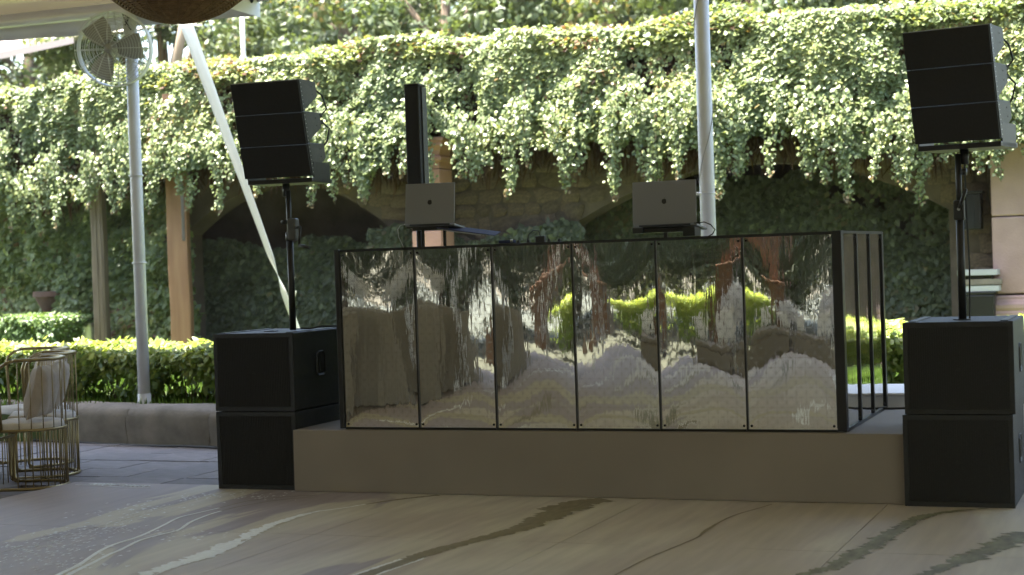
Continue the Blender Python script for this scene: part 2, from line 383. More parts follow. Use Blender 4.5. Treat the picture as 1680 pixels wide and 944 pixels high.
V3 = [(-4.413, 6.249), (-4.461, 6.545), (-4.488, 6.788), (-4.471, 6.954), (-4.489, 7.207), (-4.536, 7.565), (-4.602, 7.953), (-4.615, 8.228), (-4.583, 8.458), (-4.505, 8.586), (-4.425, 8.765)]
strip('printed_vein', V1, lambda t: .030 - .012 * t, 'vein_white', seed=1, jag=.12)
strip('printed_vein', V2, lambda t: .030 - .012 * t, 'vein_white', seed=2, jag=.12)
strip('printed_vein', [(-5.252, 8.495), (-5.233, 8.743), (-5.173, 8.878), (-5.042, 9.0), (-4.912, 9.071)], .016, 'vein_grey', seed=3, jag=.1)
strip('printed_vein', [(-5.175, 8.389), (-5.163, 8.533), (-5.104, 8.737), (-5.027, 8.874), (-4.9, 8.995)], .016, 'vein_grey', seed=4, jag=.1)
strip('printed_vein', V3, lambda t: .02 + .075 * math.sin(math.pi * min(1, t * .9 + .2)) ** .8, 'vein_white', seed=5, jag=.55)
strip('printed_vein', [(p[0] + .05, p[1]) for p in V3[1:6]], lambda t: .05 * math.sin(math.pi * t), 'vein_white', seed=25, jag=.9, z=.0024)
strip('printed_vein', [(-4.425, 8.765), (-4.343, 8.923), (-4.248, 9.062), (-4.141, 9.18)], lambda t: .02 + .03 * t, 'vein_olive', seed=6, jag=.4)
strip('printed_vein', [(-3.45, 6.1), (-3.422, 6.754), (-3.404, 6.969), (-3.382, 7.261), (-3.338, 7.525), (-3.26, 7.81), (-3.202, 8.088), (-3.19, 8.414), (-3.20, 8.712), (-3.17, 8.993), (-3.05, 9.14)],
      lambda t: .09 + .20 * max(0, (t - .55) / .45) ** 1.0 if t < .85 else .26 - .5 * (t - .85), 'vein_olive', seed=7, jag=.28)
strip('printed_vein', [(-3.53, 6.1), (-3.47, 6.754), (-3.45, 6.969), (-3.43, 7.15)], .02, 'vein_white', seed=17, jag=.6, z=.0024)
strip('printed_vein', [(-3.38, 6.1), (-3.37, 6.754), (-3.35, 6.969), (-3.33, 7.2)], .015, 'vein_white', seed=18, jag=.6, z=.0024)
strip('printed_vein', [(-7 + .02 + .8 * q, 5.4 + .3 * math.sin(q * .9)) for q in range(10)], lambda t: .42 + .15 * math.sin(t * 8), 'vein_gold', seed=51, jag=.2, z=.0010)
strip('printed_vein', [(-6.9 + .8 * q, 3.2 + .35 * math.sin(q * .8 + 1)) for q in range(10)], lambda t: .75 + .25 * math.sin(t * 7), 'vein_gold', seed=52, jag=.2, z=.0010)
strip('printed_vein', [(-2.32, 6.4), (-2.308, 6.978), (-2.288, 7.373), (-2.242, 7.726), (-2.21, 7.996), (-2.222, 8.217), (-2.205, 8.659), (-2.119, 8.997), (-2.089, 9.12)], lambda t: .011 + .012 * math.exp(-((t - .68) / .06) ** 2), 'vein_thin', seed=8, jag=.2)
strip('printed_vein', [(-1.52, 6.6), (-1.503, 7.14), (-1.413, 7.359), (-1.373, 7.753), (-1.331, 8.012), (-1.299, 8.375), (-1.235, 8.774), (-1.108, 9.001), (-.937, 9.14)], lambda t: .03 + .07 * math.sin(math.pi * t), 'vein_green', seed=9, jag=.5)
strip('printed_vein', [(-1.05, 6.9), (-1.001, 7.241), (-.873, 7.69), (-.772, 8.028), (-.66, 8.4)], lambda t: .05 + .11 * t, 'vein_green', seed=10, jag=.6)
for k, (x0, dx) in enumerate(((-6.2, .6), (-5.2, .5), (-4.0, .7), (-2.6, .4), (-.4, .6))):     # the print goes on towards the camera
    strip('printed_vein', [(x0 + dx * math.sin(q * 1.3 + k) * .4, 6 - q * .9) for q in range(7)], lambda t: .05 + .05 * math.sin(t * 9), ('vein_white', 'vein_olive', 'vein_green', 'vein_white', 'vein_olive')[k], seed=30 + k, jag=.4)
fk = MB(); r = random.Random(4)
for cx, cy, sx, sy, n in ((-5.75, 8.35, .28, .28, 90), (-5.55, 7.55, .22, .35, 170), (-5.5, 6.95, .35, .35, 230), (-5.35, 9.0, .25, .16, 60), (-4.95, 7.6, .3, .25, 40), (-5.05, 6.75, .25, .2, 60), (-5.7, 8.9, .2, .1, 26)):
    for i in range(n):
        x = r.gauss(cx, sx * .6); y = r.gauss(cy, sy * .6); s = r.uniform(.005, .013); a = r.uniform(0, 3)
        fk.add([(x + s * math.cos(a + q * 2.1) * r.uniform(.6, 1.4), y + s * 2 * math.sin(a + q * 2.1), .0012) for q in range(3)], [(0, 1, 2)])
o = fk.build('printed_flecks', 'vein_white', fl, recalc=False); tag(o, kind='stuff')
# white hand-painted mark along the back corner (too small to read): looped strokes over one swash line
tx = MB(); r = random.Random(9)
tx.tube([(-6.83 + .62 * t, 9.262 - .06 * t + .012 * math.sin(t * 7), .0045) for t in np.linspace(0, 1, 20)], .006, 5)
for k in range(15):
    cx = -6.74 + k * .033; cy = 9.318 - .055 * (k / 15); hh = r.uniform(.025, .045)
    if k == 7: continue
    arc = [(cx + .014 * math.cos(a) + .3 * hh * math.sin(a), cy + hh * math.sin(a), .0045) for a in np.linspace(r.uniform(-.8, .8), r.uniform(3.2, 5.6), 8)]
    tx.tube(arc, .0055, 5)
for v in range(len(tx.v)): tx.v[v] = (tx.v[v][0], tx.v[v][1], .0045 + (tx.v[v][2] - .0045) * .2)
tx.build('painted_lettering', 'vein_white', fl)

# planting bed: soil with grass behind the stone kerb
bed = MB()
bed.box(-40, 20, 12.0, 40, -.06, .24); b_ = bed.build('lawn', 'soil_grass'); tag(b_, kind='structure')
n = 26000; x = rng.uniform(-11.5, 1, n); y = rng.uniform(12.05, 15.6, n)
P = np.stack([x, y, np.full(n, .235)], 1)
T = np.stack([rng.normal(0, .35, n), rng.normal(0, .35, n), np.ones(n)], 1); N = np.stack([rng.normal(0, 1, n), rng.normal(-.6, 1, n), rng.normal(0, .2, n)], 1)
gr = leaves('grass', P, N, T, rng.uniform(.04, .12, n), .006, rng.random(n), 'grass_blade'); tag(gr, 'short bright grass growing under and behind the hedge', 'grass', kind='stuff')

# ------------------------------------------------------------------ stone kerb (low rounded wall)
def kerb(name, p0, p1, label):
    a = Vector((*p0, 0)); d = Vector((*p1, 0)) - a; L = d.length; t = empty(name, a, (0, 0, math.atan2(d.y, d.x)), label=label, cat='kerb')
    prof = [(0, -.06), (.0, .02), (-.012, .12), (-.012, .2), (.02, .25), (.08, .285), (.17, .295), (.27, .29), (.33, .26), (.36, .2), (.36, -.06)]
    x = 0; k = 0
    while x < L - .05:
        wd = min(random.uniform(.9, 1.5), L - x)
        vs_ = []; nseg = 7
        for i in range(nseg + 1):
            for q, (yy, zz) in enumerate(prof):
                e = .006 if i in (0, nseg) else 0
                vs_.append((x + .003 + (wd - .006) * i / nseg, yy + e + random.uniform(-.008, .008), zz - e + random.uniform(-.007, .007) * (zz > 0)))
        m_ = len(prof); fs = [(i * m_ + q, i * m_ + q + 1, (i + 1) * m_ + q + 1, (i + 1) * m_ + q) for i in range(nseg) for q in range(m_ - 1)]
        fs += [tuple(range(m_)), tuple(range(nseg * m_ + m_ - 1, nseg * m_ - 1, -1))]
        smooth_by_angle(MB().add(vs_, fs).build('kerb_stone', 'curb_stone', t), 50); x += wd
    return t
kerb('stone_kerb', (-11.6, 12.50), (-6.98, 11.64), 'low rounded stone kerb in front of the hedge on the left')
kerb('stone_kerb', (-6.95, 11.66), (1.5, 11.72), 'low stone kerb running on behind the stage and mirrored booth')
o = MB().tube([(-9.6 + .3 * i, 12.09 - .3 * i * .185 - .03 + .01 * math.sin(i * 2.1), -.03 + .006 * math.sin(i)) for i in range(10)], .012, 6).build('ground_cable', 'cable'); tag(o, 'thin black cable lying along the foot of the stone kerb', 'cable')

# ------------------------------------------------------------------ arcade wall
def arch1(x): return 2.36 - .53 * ((x + 9.35) / 1.32) ** 2
def arch2(x): return 2.31 - .55 * ((x + 3.93) / 1.94) ** 2
def zlow(x):
    if -10.67 < x < -8.03: return arch1(x)
    if -5.87 < x < -1.99: return arch2(x)
    return -.05
aw = empty('arcade_wall', (0, 16.7, 0), label='rubble stone garden wall with wide flat arches behind the ivy', cat='wall')
b = MB(); edges = sorted(set(list(np.round(np.arange(-16, 3.01, .12), 3)) + [-10.67, -8.03, -5.87, -1.99]))
for xa, xb in zip(edges[:-1], edges[1:]):
    mid = (xa + xb) / 2; op = zlow(mid) > 0
    za = (arch1(xa) if -10.7 < mid < -8.03 else arch2(xa)) if op else -.05
    zb = (arch1(xb) if -10.7 < mid < -8.03 else arch2(xb)) if op else -.05
    b.add([(xa, 0, za), (xb, 0, zb), (xb, 0, 3.45), (xa, 0, 3.45), (xa, .4, za), (xb, .4, zb), (xb, .4, 3.45), (xa, .4, 3.45)], [(0, 1, 2, 3), (5, 4, 7, 6), (4, 5, 1, 0)])
for xx in (-10.67, -8.03, -5.87, -1.99):
    zt = zlow(xx + (.001 if xx in (-10.67, -5.87) else -.001)); b.add([(xx, 0, -.05), (xx, 0, zt), (xx, .4, zt), (xx, .4, -.05)], [(0, 1, 2, 3)])
b.build('wall_core', 'mortar', aw, recalc=False)
MB().box(-16, 3, 1.1, 1.4, -.05, 3.45).build('back_wall', 'mortar', aw)
MB().box(-16, 3, -.22, 1.5, 3.3, 3.5).build('roof_slab', 'mortar', aw, bevel=.02)
st = []
for k in range(10):
    r = random.Random(k); n_ = r.choice((5, 6, 7)); pts = []
    for i in range(n_):
        a = 2 * math.pi * (i + r.uniform(-.25, .25)) / n_; c_, s_ = math.cos(a), math.sin(a); q = max(abs(c_), abs(s_)); pts.append((.5 * c_ / q * r.uniform(.86, 1.02), .5 * s_ / q * r.uniform(.86, 1.02)))
    vs_ = [(p[0], .02, p[1]) for p in pts] + [(p[0], -.018 - r.uniform(0, .014), p[1]) for p in pts] + [(p[0] * .7, -.04 - r.uniform(0, .018), p[1] * .7) for p in pts]
    fs = [(i, (i + 1) % n_, n_ + (i + 1) % n_, n_ + i) for i in range(n_)] + [(n_ + i, n_ + (i + 1) % n_, 2 * n_ + (i + 1) % n_, 2 * n_ + i) for i in range(n_)] + [tuple(range(2 * n_, 3 * n_))]
    o = smooth_by_angle(MB().add(vs_, fs).build('stone', ('rubble', 'rubble_b')[k % 3 == 0]), 60); st.append(o.data); bpy.data.objects.remove(o)
def stones(x0, x1, z0, z1):
    z = z0
    while z < z1:
        h = random.uniform(.10, .2); x = x0 - random.uniform(0, .2)
        while x < x1:
            wd = random.uniform(.12, .34); cx, cz = x + wd / 2, z + h / 2
            lo = max(zlow(x), zlow(x + wd), zlow(cx))
            if z > lo - .04 and x > x0 - .1:
                o = bpy.data.objects.new('stone', random.choice(st)); col.objects.link(o); o.parent = aw
                o.location = (cx, 0, cz); o.scale = (wd * 1.04, random.uniform(.35, .8), h * 1.06); o.rotation_euler = (0, random.uniform(-.14, .14), random.uniform(-.05, .05))
            x += wd
        z += h * .97
stones(-8.03, -5.87, 1.45, 2.75); stones(-5.87, -1.99, 1.8, 2.6); stones(-1.99, -1.2, .3, 2.55); stones(-9.6, -8.03, 1.9, 2.6)

# pink stone columns
def column(name, x, y, w_, zt, label, cap=True, base_z=.2):
    t = empty(name, (x, y, 0), label=label, cat='column')
    h = w_ / 2
    if cap:
        z = base_z
        for k, zz in enumerate((1.0, 1.75, zt - .32)):
            MB().box(-h, h, -h, h, z + .004, zz - .004).build('shaft_block', 'terra_stone', t, bevel=.012); z = zz
        pr = [(h, zt - .32), (h, zt - .25), (h + .035, zt - .24), (h + .035, zt - .20), (h + .01, zt - .19), (h + .03, zt - .13), (h + .075, zt - .08), (h + .075, zt - .045), (h + .10, zt - .04), (h + .10, zt)]
        b = MB(); vs_ = []; fs = []
        for rr, zz in pr: vs_ += [(-rr, -rr, zz), (rr, -rr, zz), (rr, rr, zz), (-rr, rr, zz)]
        for i in range(len(pr) - 1): fs += [(4 * i + q, 4 * i + (q + 1) % 4, 4 * i + 4 + (q + 1) % 4, 4 * i + 4 + q) for q in range(4)]
        fs.append((len(vs_) - 4, len(vs_) - 3, len(vs_) - 2, len(vs_) - 1)); b.add(vs_, fs).build('capital', 'terra_stone', t, bevel=.006)
    else:
        z = .93
        for zz in (1.66, 2.4, zt):
            MB().box(-h, h, -h, h, z + .005, zz - .005).build('shaft_block', 'pink_stone', t, bevel=.014); z = zz
        b = MB(); vs_ = []; fs = []; pr = [(h + .09, .2), (h + .09, .76), (h + .075, .775), (h + .085, .80), (h + .085, .835), (h + .05, .86), (h + .03, .885), (h + .03, .905), (h, .92)]
        for rr, zz in pr: vs_ += [(-rr, -rr, zz), (rr, -rr, zz), (rr, rr, zz), (-rr, rr, zz)]
        for i in range(len(pr) - 1): fs += [(4 * i + q, 4 * i + (q + 1) % 4, 4 * i + 4 + (q + 1) % 4, 4 * i + 4 + q) for q in range(4)]
        b.add(vs_, fs).build('base_moulding', 'pink_stone', t, bevel=.006)
    return t
column('stone_column', -7.29, 16.25, .34, 2.72, 'pink stone column with moulded capital behind the left laptop')
column('stone_column', -1.24, 16.56, .62, 3.3, 'broad pink stone pillar at the right edge of the photo', cap=False)

# wooden posts under the left end of the ivy roof
def post(name, x, y, w_, d_, m, label, rot=0):
    t = empty(name, (x, y, 0), (0, 0, rot), label=label, cat='post')
    b = MB(); vs_ = []; n_ = 9
    for i in range(n_):
        z = .2 + 3.2 * i / (n_ - 1); jx = random.uniform(-.006, .006)
        vs_ += [(-w_ / 2 + jx, -d_ / 2, z), (w_ / 2 + jx, -d_ / 2 + random.uniform(-.003, .003), z), (w_ / 2 + jx, d_ / 2, z), (-w_ / 2 + jx, d_ / 2, z)]
    fs = [(4 * i + q, 4 * i + (q + 1) % 4, 4 * i + 4 + (q + 1) % 4, 4 * i + 4 + q) for i in range(n_ - 1) for q in range(4)]
    b.add(vs_, fs).build('beam', m, t, bevel=.008)
    return t
pA = post('wooden_post', -11.45, 16.15, .15, .13, 'weathered_wood', 'weathered grey brown wooden post beside the clipped bush', R(12))
for k, (dx, w_) in enumerate(((-.035, .03), (.03, .02))): MB().box(dx, dx + w_, -.076, -.0655, .3, 2.4).build('split_edge', 'weathered_wood', pA)
pB = post('wooden_post', -10.38, 16.15, .23, .17, 'orange_wood', 'thick orange brown wooden post between pole and white strap', R(20))
MB().box(.055, .085, -.095, -.0855, 1.75, 2.4).build('metal_strip', 'steel', pB)
MB().box(.095, .104, -.092, -.0855, .3, 3.2).build('groove_board', 'orange_wood', pB)

# ------------------------------------------------------------------ ivy
TOP = np.array([(-14, 3.65), (-12.64, 3.65), (-12.21, 3.6), (-11.78, 3.78), (-11.58, 3.68), (-11.32, 3.78), (-10.55, 3.74), (-9.92, 3.73), (-9.37, 3.77), (-8.84, 3.74), (-8.47, 3.75), (-8.17, 3.84), (-7.74, 3.87), (-7.17, 3.84), (-6.76, 3.76), (-6.28, 3.83), (-5.82, 3.77), (-5.17, 3.74), (-4.66, 3.75), (-4.28, 3.79), (-4.03, 3.84), (-3.73, 3.75), (-3.32, 3.75), (-2.73, 3.73), (-2.17, 3.72), (-1.61, 3.71), (-1.18, 3.71), (1, 3.7)])
BOT = np.array([(-14, 2.2), (-12.71, 2.3), (-12.2, 2.14), (-11.43, 2.24), (-11.01, 2.43), (-10.45, 2.34), (-9.81, 2.44), (-9.43, 2.36), (-8.67, 2.38), (-8.23, 2.43), (-7.8, 2.21), (-7.65, 2.4), (-7.36, 2.67), (-7.08, 2.66), (-6.81, 2.29), (-6.54, 2.31), (-6.13, 2.45), (-5.73, 2.33), (-5.47, 2.4), (-5.15, 2.33), (-4.89, 2.44), (-4.58, 2.3), (-3.96, 2.27), (-3.6, 2.34), (-3.18, 2.35), (-2.78, 2.24), (-2.55, 2.19), (-2.21, 2.15), (-1.93, 2.25), (-1.55, 2.2), (-1.22, 2.24), (1, 2.2)])
TIPS = [(-12.46, 1.97), (-12.12, 1.89), (-11.78, 1.98), (-11.03, 2.1), (-10.7, 2.14), (-10.1, 2.1), (-9.68, 2.04), (-9.2, 2.2), (-8.13, 2.26), (-7.88, 2.09), (-7.95, 2.15), (-8.45, 2.25), (-6.75, 2.29), (-6.64, 2.24), (-5.68, 2.09), (-5.57, 2.24), (-5.12, 1.98), (-5.14, 2.15), (-4.65, 2.12), (-4.84, 2.19), (-4.4, 2.17), (-4.06, 1.96), (-4.1, 2.1), (-3.89, 2.15), (-3.19, 2.11), (-3.02, 2.04), (-2.82, 1.87), (-2.53, 2.07), (-2.33, 2.01), (-2.17, 1.82), (-2.22, 2.01), (-2.04, 2.12), (-1.88, 2.2), (-1.44, 2.02)]
ivy = empty('ivy', (0, 0, 0), label='sunlit green ivy spilling over the top of the garden wall', cat='ivy')
def ivy_tint(x, z, n, s=3):
    t = .15 + .75 * vnoise(x * 1.3, z * 1.3, s, 3) + rng.normal(0, .16, n); t = np.clip(t, 0, .9)
    dry = rng.random(n) < (.015 + .10 * (vnoise(x * 1.1, z * 1.5, 77, 2) > .66)); t[dry] = rng.uniform(.92, 1, dry.sum()); return t
# hanging face
n = 290000
x = rng.uniform(-14, .4, n); tt = rng.random(n)
ztop = np.interp(x, TOP[:, 0], TOP[:, 1]); zbot = np.interp(x, BOT[:, 0], BOT[:, 1])
ragg = .30 * (vnoise(x * 2.6, x * 0, 5, 3) - .5) + .16 * (vnoise(x * 9, x * 0, 6, 2) - .5)
z = ztop - .02 - tt * (ztop - zbot - .19 + ragg)
cl = vnoise(x * 2.1 + .5 * vnoise(x * .9, z * .9, 9, 2), z * 1.15, 21, 3)             # clumps hang in vertical tresses
fine = vnoise(x * 6.5, z * 3.6, 22, 2)
dens = np.clip((.62 * cl + .38 * fine - .375) / .15, .05, 1) * np.where(tt > .72, np.clip((1 - tt) / .28 + .35, 0, 1), 1)
dens = np.where(tt < .22, np.maximum(dens, .7), dens)
keep = rng.random(n) < dens
x, z, tt, cl, fine = x[keep], z[keep], tt[keep], cl[keep], fine[keep]; n = len(x)
bulge = .30 * np.sin(np.clip(tt * 1.25, 0, 1) * math.pi * .5) ** .6
y = 16.22 - .26 * tt - .40 * (cl - .35) - .12 * (fine - .5) + rng.uniform(0, .10, n)
N = np.stack([rng.normal(0, .55, n), -.75 + rng.normal(0, .35, n), .65 + rng.normal(0, .4, n)], 1)
T = np.stack([rng.normal(0, .5, n), rng.normal(-.35, .3, n), -.8 + rng.normal(0, .35, n)], 1)
leaves('hanging_leaves', np.stack([x, y, z], 1), N, T, *(lambda s: (s, s * rng.uniform(.30, .46, n)))(.030 + rng.gamma(2.0, .0095, n).clip(0, .06)), ivy_tint(x, z, n), 'ivy_leaf', ivy)['kind'] = 'stuff'
# top of the mass
n = 52000
x = rng.uniform(-14, .4, n); y = rng.uniform(16.08, 17.6, n); ztop = np.interp(x, TOP[:, 0], TOP[:, 1])
z = ztop - .14 + .20 * vnoise(x * 1.7, y * 1.7, 41, 3) + .14 * (vnoise(x * 6, y * 6, 42, 2) - .5) - .25 * np.clip((16.25 - y) / .3, 0, 1) + rng.uniform(-.08, .05, n)
N = np.stack([rng.normal(0, .5, n), -.25 + rng.normal(0, .5, n), .9 + rng.normal(0, .25, n)], 1); T = rng.normal(0, 1, (n, 3)) * [1, 1, .35] + [0, -.4, .1]
leaves('top_leaves', np.stack([x, y, z], 1), N, T, rng.uniform(.042, .085, n), rng.uniform(.018, .031, n), np.clip(ivy_tint(x, y, n, 4) + .12, 0, 1), 'ivy_leaf', ivy)['kind'] = 'stuff'  # tint raised: stronger sunlit yellow put into the top leaves' colour
# hanging strands, each tapering to a bare reddish tip
PX, PN, PT, PL, TI = [], [], [], [], []; tw = MB()
extra = [(rng.uniform(-13.5, .2), rng.uniform(2.05, 2.4)) for _ in range(60)]
for k, (sx, sz) in enumerate(TIPS + extra):
    zt = float(np.interp(sx, BOT[:, 0], BOT[:, 1])) + rng.uniform(.35, .8); L = zt - sz
    if L < .1: continue
    yb = 15.86 + rng.uniform(-.05, .1); ph = rng.uniform(0, 6); amp = rng.uniform(.01, .05)
    path = lambda u: np.array([sx + amp * math.sin(ph + u * 4) + rng.normal(0, .002), yb + .03 * math.sin(u * 3 + ph), zt - L * u])
    tw.tube([path(u) for u in np.linspace(0, 1.06, 9)], .004, 4)
    m_ = int(L * 300)
    for q in range(m_):
        u = rng.random() ** .85; p = path(u); wd = .06 * (1 - u) ** .8 + .016
        PX.append(p + rng.normal(0, 1, 3) * [wd, wd * .6, .02]); PN.append([rng.normal(0, .6), -.8, .6 + rng.normal(0, .3)]); PT.append([rng.normal(0, .5), -.3, -.8]); PL.append(rng.uniform(.035, .07) * (1 - .35 * u))
        TI.append(.96 if (u > .95 and rng.random() < .6) else np.clip(.55 + rng.normal(0, .2), 0, .9))
PX = np.array(PX); PL = np.array(PL)
leaves('strand_leaves', PX, np.array(PN), np.array(PT), PL, PL * .42, np.array(TI), 'ivy_leaf', ivy)['kind'] = 'stuff'
tw.build('strand_stems', 'stem', ivy)['kind'] = 'stuff'
# old brown stems seen through the gaps
n = 16000
x = rng.uniform(-14, .4, n); zb = np.interp(x, BOT[:, 0], BOT[:, 1]); z = zb + .1 + rng.random(n) * (3.6 - zb)
N = np.stack([rng.normal(0, .6, n), -np.ones(n), rng.normal(0, .3, n)], 1); T = np.stack([rng.normal(0, .35, n), rng.normal(0, .1, n), -np.ones(n)], 1)
leaves('old_stems', np.stack([x, 16.32 + rng.uniform(0, .12, n), z], 1), N, T, rng.uniform(.1, .35, n), rng.uniform(.003, .01, n), rng.random(n), 'stem_leaf', ivy)['kind'] = 'stuff'
# creeping ivy in the shade: on the piers, the back wall and thick at the left
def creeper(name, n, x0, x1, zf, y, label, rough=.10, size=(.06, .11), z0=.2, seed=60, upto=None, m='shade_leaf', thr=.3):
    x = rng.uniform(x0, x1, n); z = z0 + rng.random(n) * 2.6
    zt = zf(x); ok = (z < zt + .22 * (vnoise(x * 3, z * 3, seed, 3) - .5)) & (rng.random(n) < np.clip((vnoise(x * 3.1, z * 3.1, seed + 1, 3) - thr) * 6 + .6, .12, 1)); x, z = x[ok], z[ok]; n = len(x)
    yy = y - .02 - rough * 2.2 * vnoise(x * 2.4, z * 2.4, seed + 2, 3) + rng.uniform(-.03, .03, n)
    N = np.stack([rng.normal(0, .5, n), -.9 + rng.normal(0, .3, n), .5 + rng.normal(0, .4, n)], 1); T = np.stack([rng.normal(0, .6, n), rng.normal(-.3, .3, n), -.7 + rng.normal(0, .4, n)], 1)
    L = rng.uniform(*size, n)
    t = empty(name, (0, 0, 0), label=label, cat='ivy')
    o = leaves('foliage', np.stack([x, yy, z], 1), N, T, L, L * .36, np.clip(.1 + .8 * vnoise(x * 2, z * 2, seed + 3, 3) + rng.normal(0, .2, n), 0, 1), m, t); o['kind'] = 'stuff'
    return t
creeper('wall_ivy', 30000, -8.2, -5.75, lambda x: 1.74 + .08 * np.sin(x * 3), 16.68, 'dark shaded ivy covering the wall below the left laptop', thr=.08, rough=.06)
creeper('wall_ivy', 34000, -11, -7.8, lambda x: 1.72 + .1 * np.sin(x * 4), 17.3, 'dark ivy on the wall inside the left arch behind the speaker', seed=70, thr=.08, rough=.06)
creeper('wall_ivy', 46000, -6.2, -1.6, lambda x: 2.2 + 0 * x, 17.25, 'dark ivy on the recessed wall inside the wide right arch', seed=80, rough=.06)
creeper('wall_ivy', 42000, -14.2, -10.4, lambda x: 2.6 + 0 * x, 16.68, 'thick dark ivy on the wall around the planter at far left', rough=.2, seed=90, m='ivy_leaf')

# ------------------------------------------------------------------ hedge
def hedge(name, x0, x1, y0, y1, z0, z1, n, label, seed, ystem=None, shift=None, m='hedge_leaf', size=(.045, .095)):
    t = empty(name, ((x0 + x1) / 2, (y0 + y1) / 2, 0), label=label, cat='hedge'); ox, oy = (x0 + x1) / 2, (y0 + y1) / 2
    x = rng.uniform(x0, x1, n); q = rng.random(n); sh = (lambda a: 0 * a) if shift is None else shift
    # shell of the hedge: front face, top and a filled inside
    top = q < .5; front = (q >= .5) & (q < .82)
    H = z1 + .12 * (vnoise(x * 2.2, x * 0, seed, 3) - .5)
    y = np.where(top, rng.uniform(y0, y1, n), np.where(front, y0 + rng.uniform(-.03, .12, n), rng.uniform(y0, y1, n)))
    z = np.where(top, H + rng.uniform(-.12, .03, n), z0 + .12 + (H - z0 - .12) * rng.random(n) ** .8)
    z += .10 * (vnoise(x * 3.5, y * 3.5, seed + 1, 2) - .5) * (top)
    gap = vnoise(x * 4.2, z * 4.2, seed + 2, 2); ok = top | (rng.random(n) < np.clip((gap - .40) * 5 + (z - z0) / (z1 - z0) * 1.3 - .35, .02, 1)); x, y, z, top = x[ok], y[ok], z[ok], top[ok]; n = len(x)
    N = np.where(top[:, None], np.stack([rng.normal(0, .55, n), -.2 + rng.normal(0, .5, n), np.full(n, .9)], 1), np.stack([rng.normal(0, .6, n), -.75 + rng.normal(0, .3, n), .6 + rng.normal(0, .35, n)], 1))
    T = np.where(top[:, None], np.stack([rng.normal(0, .7, n), rng.normal(-.1, .7, n), .5 + rng.normal(0, .4, n)], 1), np.stack([rng.normal(0, .7, n), -.4 + rng.normal(0, .3, n), -.3 + rng.normal(0, .45, n)], 1))
    L = rng.uniform(*size, n)
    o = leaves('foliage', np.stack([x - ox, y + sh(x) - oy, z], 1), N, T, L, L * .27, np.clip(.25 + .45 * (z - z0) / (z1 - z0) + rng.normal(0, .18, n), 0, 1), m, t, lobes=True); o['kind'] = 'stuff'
    b = MB(); r = random.Random(seed); xx = x0
    while xx < x1:
        yy = r.uniform(y0 + .03, (y0 + y1) / 2) + float(sh(np.array([xx]))[0]); p = Vector((xx - ox, yy - oy, z0 - .02))
        for _ in range(r.choice((2, 3, 4))):
            a = Vector((r.uniform(-.14, .14), r.uniform(-.1, .1), r.uniform(.25, .42))); b.tube([p, p + a * .45 + Vector((r.uniform(-.02, .02), 0, 0)), p + a], [.007, .006, .004], 5)
        xx += r.uniform(.09, .2)
    b.build('stems', 'stem', t)['kind'] = 'stuff'
    return t
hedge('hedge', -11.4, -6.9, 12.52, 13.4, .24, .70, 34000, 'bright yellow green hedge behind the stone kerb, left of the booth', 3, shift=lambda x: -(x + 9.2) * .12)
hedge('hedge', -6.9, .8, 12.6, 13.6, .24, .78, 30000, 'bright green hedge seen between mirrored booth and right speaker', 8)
hedge('clipped_bush', -12.7, -11.65, 15.5, 16.3, .2, .93, 9000, 'small clipped round topped bush in front of the shaded wall', 13, m='bush_leaf', size=(.035, .07))['category'] = 'bush'

# things by the wall
t = empty('wall_planter', (-12.35, 16.5, 1.12), label='dark terracotta bowl planter fixed on the wall above the bush', cat='planter')
smooth_by_angle(MB().lathe([(.02, -.24), (.10, -.2), (.17, -.1), (.225, 0), (.235, .035), (.26, .04), (.262, .10), (.235, .105), (.22, .06), (0, .05)], 28).build('bowl', 'terracotta', t), 50)
MB().box(-.08, .08, .06, .26, -.34, -.16).build('bracket', 'terracotta', t, bevel=.02)
t = empty('metal_bin', (-11.7, 16.25, .2), label='small grey metal bin beside the weathered wooden post', cat='bin')
MB().lathe([(0, 0), (.085, 0), (.09, .62), (.095, .64), (.08, .64), (.078, .05)], 20).build('body', 'fan_metal', t, smooth=True); MB().lathe([(.096, .6), (.1, .62), (.096, .645)], 20).build('rim', 'steel', t, smooth=True)
t = empty('wall_speaker', (-1.74, 16.5, 1.55), label='small black box mounted on the stone wall by the pillar', cat='speaker')
MB().box(-.10, .08, -.1, .12, 0, .34).build('housing', 'frame_black', t, bevel=.012); MB().box(-.12, .10, -.12, .12, .342, .365).build('hood', 'frame_black', t, bevel=.004); MB().box(-.085, .02, -.109, -.1005, .02, .32).build('grille', 'grille_black', t)
t = empty('service_bin', (-1.66, 16.2, .2), label='dark bin beside the broad pink pillar', cat='bin')
MB().prism([(-.11, 0), (.11, 0), (.14, .74), (-.14, .74)], 'y', -.15, .15).build('body', 'frame_black', t, bevel=.015); MB().box(-.15, .15, -.16, .16, .742, .765).build('rim', 'frame_black', t, bevel=.006)
for k in range(3):
    t = empty('serving_tray', (-1.66 + (0, .015, -.01)[k], 16.2, .968 + (0, .062, .15)[k]), (0, 0, (0, .06, -.03)[k]), label=('lowest of the pale trays on the dark bin by the pillar', 'middle pale tray with a dark gap above it by the pillar', 'topmost white tray on the stack beside the pink pillar')[k], cat='tray', group='trays stacked on the bin')
    MB().box(-.17, .17, -.14, .14, 0, .012).build('bottom', 'tray_white', t)
    b = MB(); b.box(-.18, .18, -.15, -.138, .002, .052); b.box(-.18, .18, .138, .15, .002, .052); b.box(-.18, -.168, -.137, .137, .002, .052); b.box(.168, .18, -.137, .137, .002, .052); b.build('rim', 'tray_white' if k != 1 else 'curb_stone', t)
    if k == 2: MB().box(-.12, .12, -.1, .1, -.036, -.001).build('stacking_foot', 'frame_black', t)

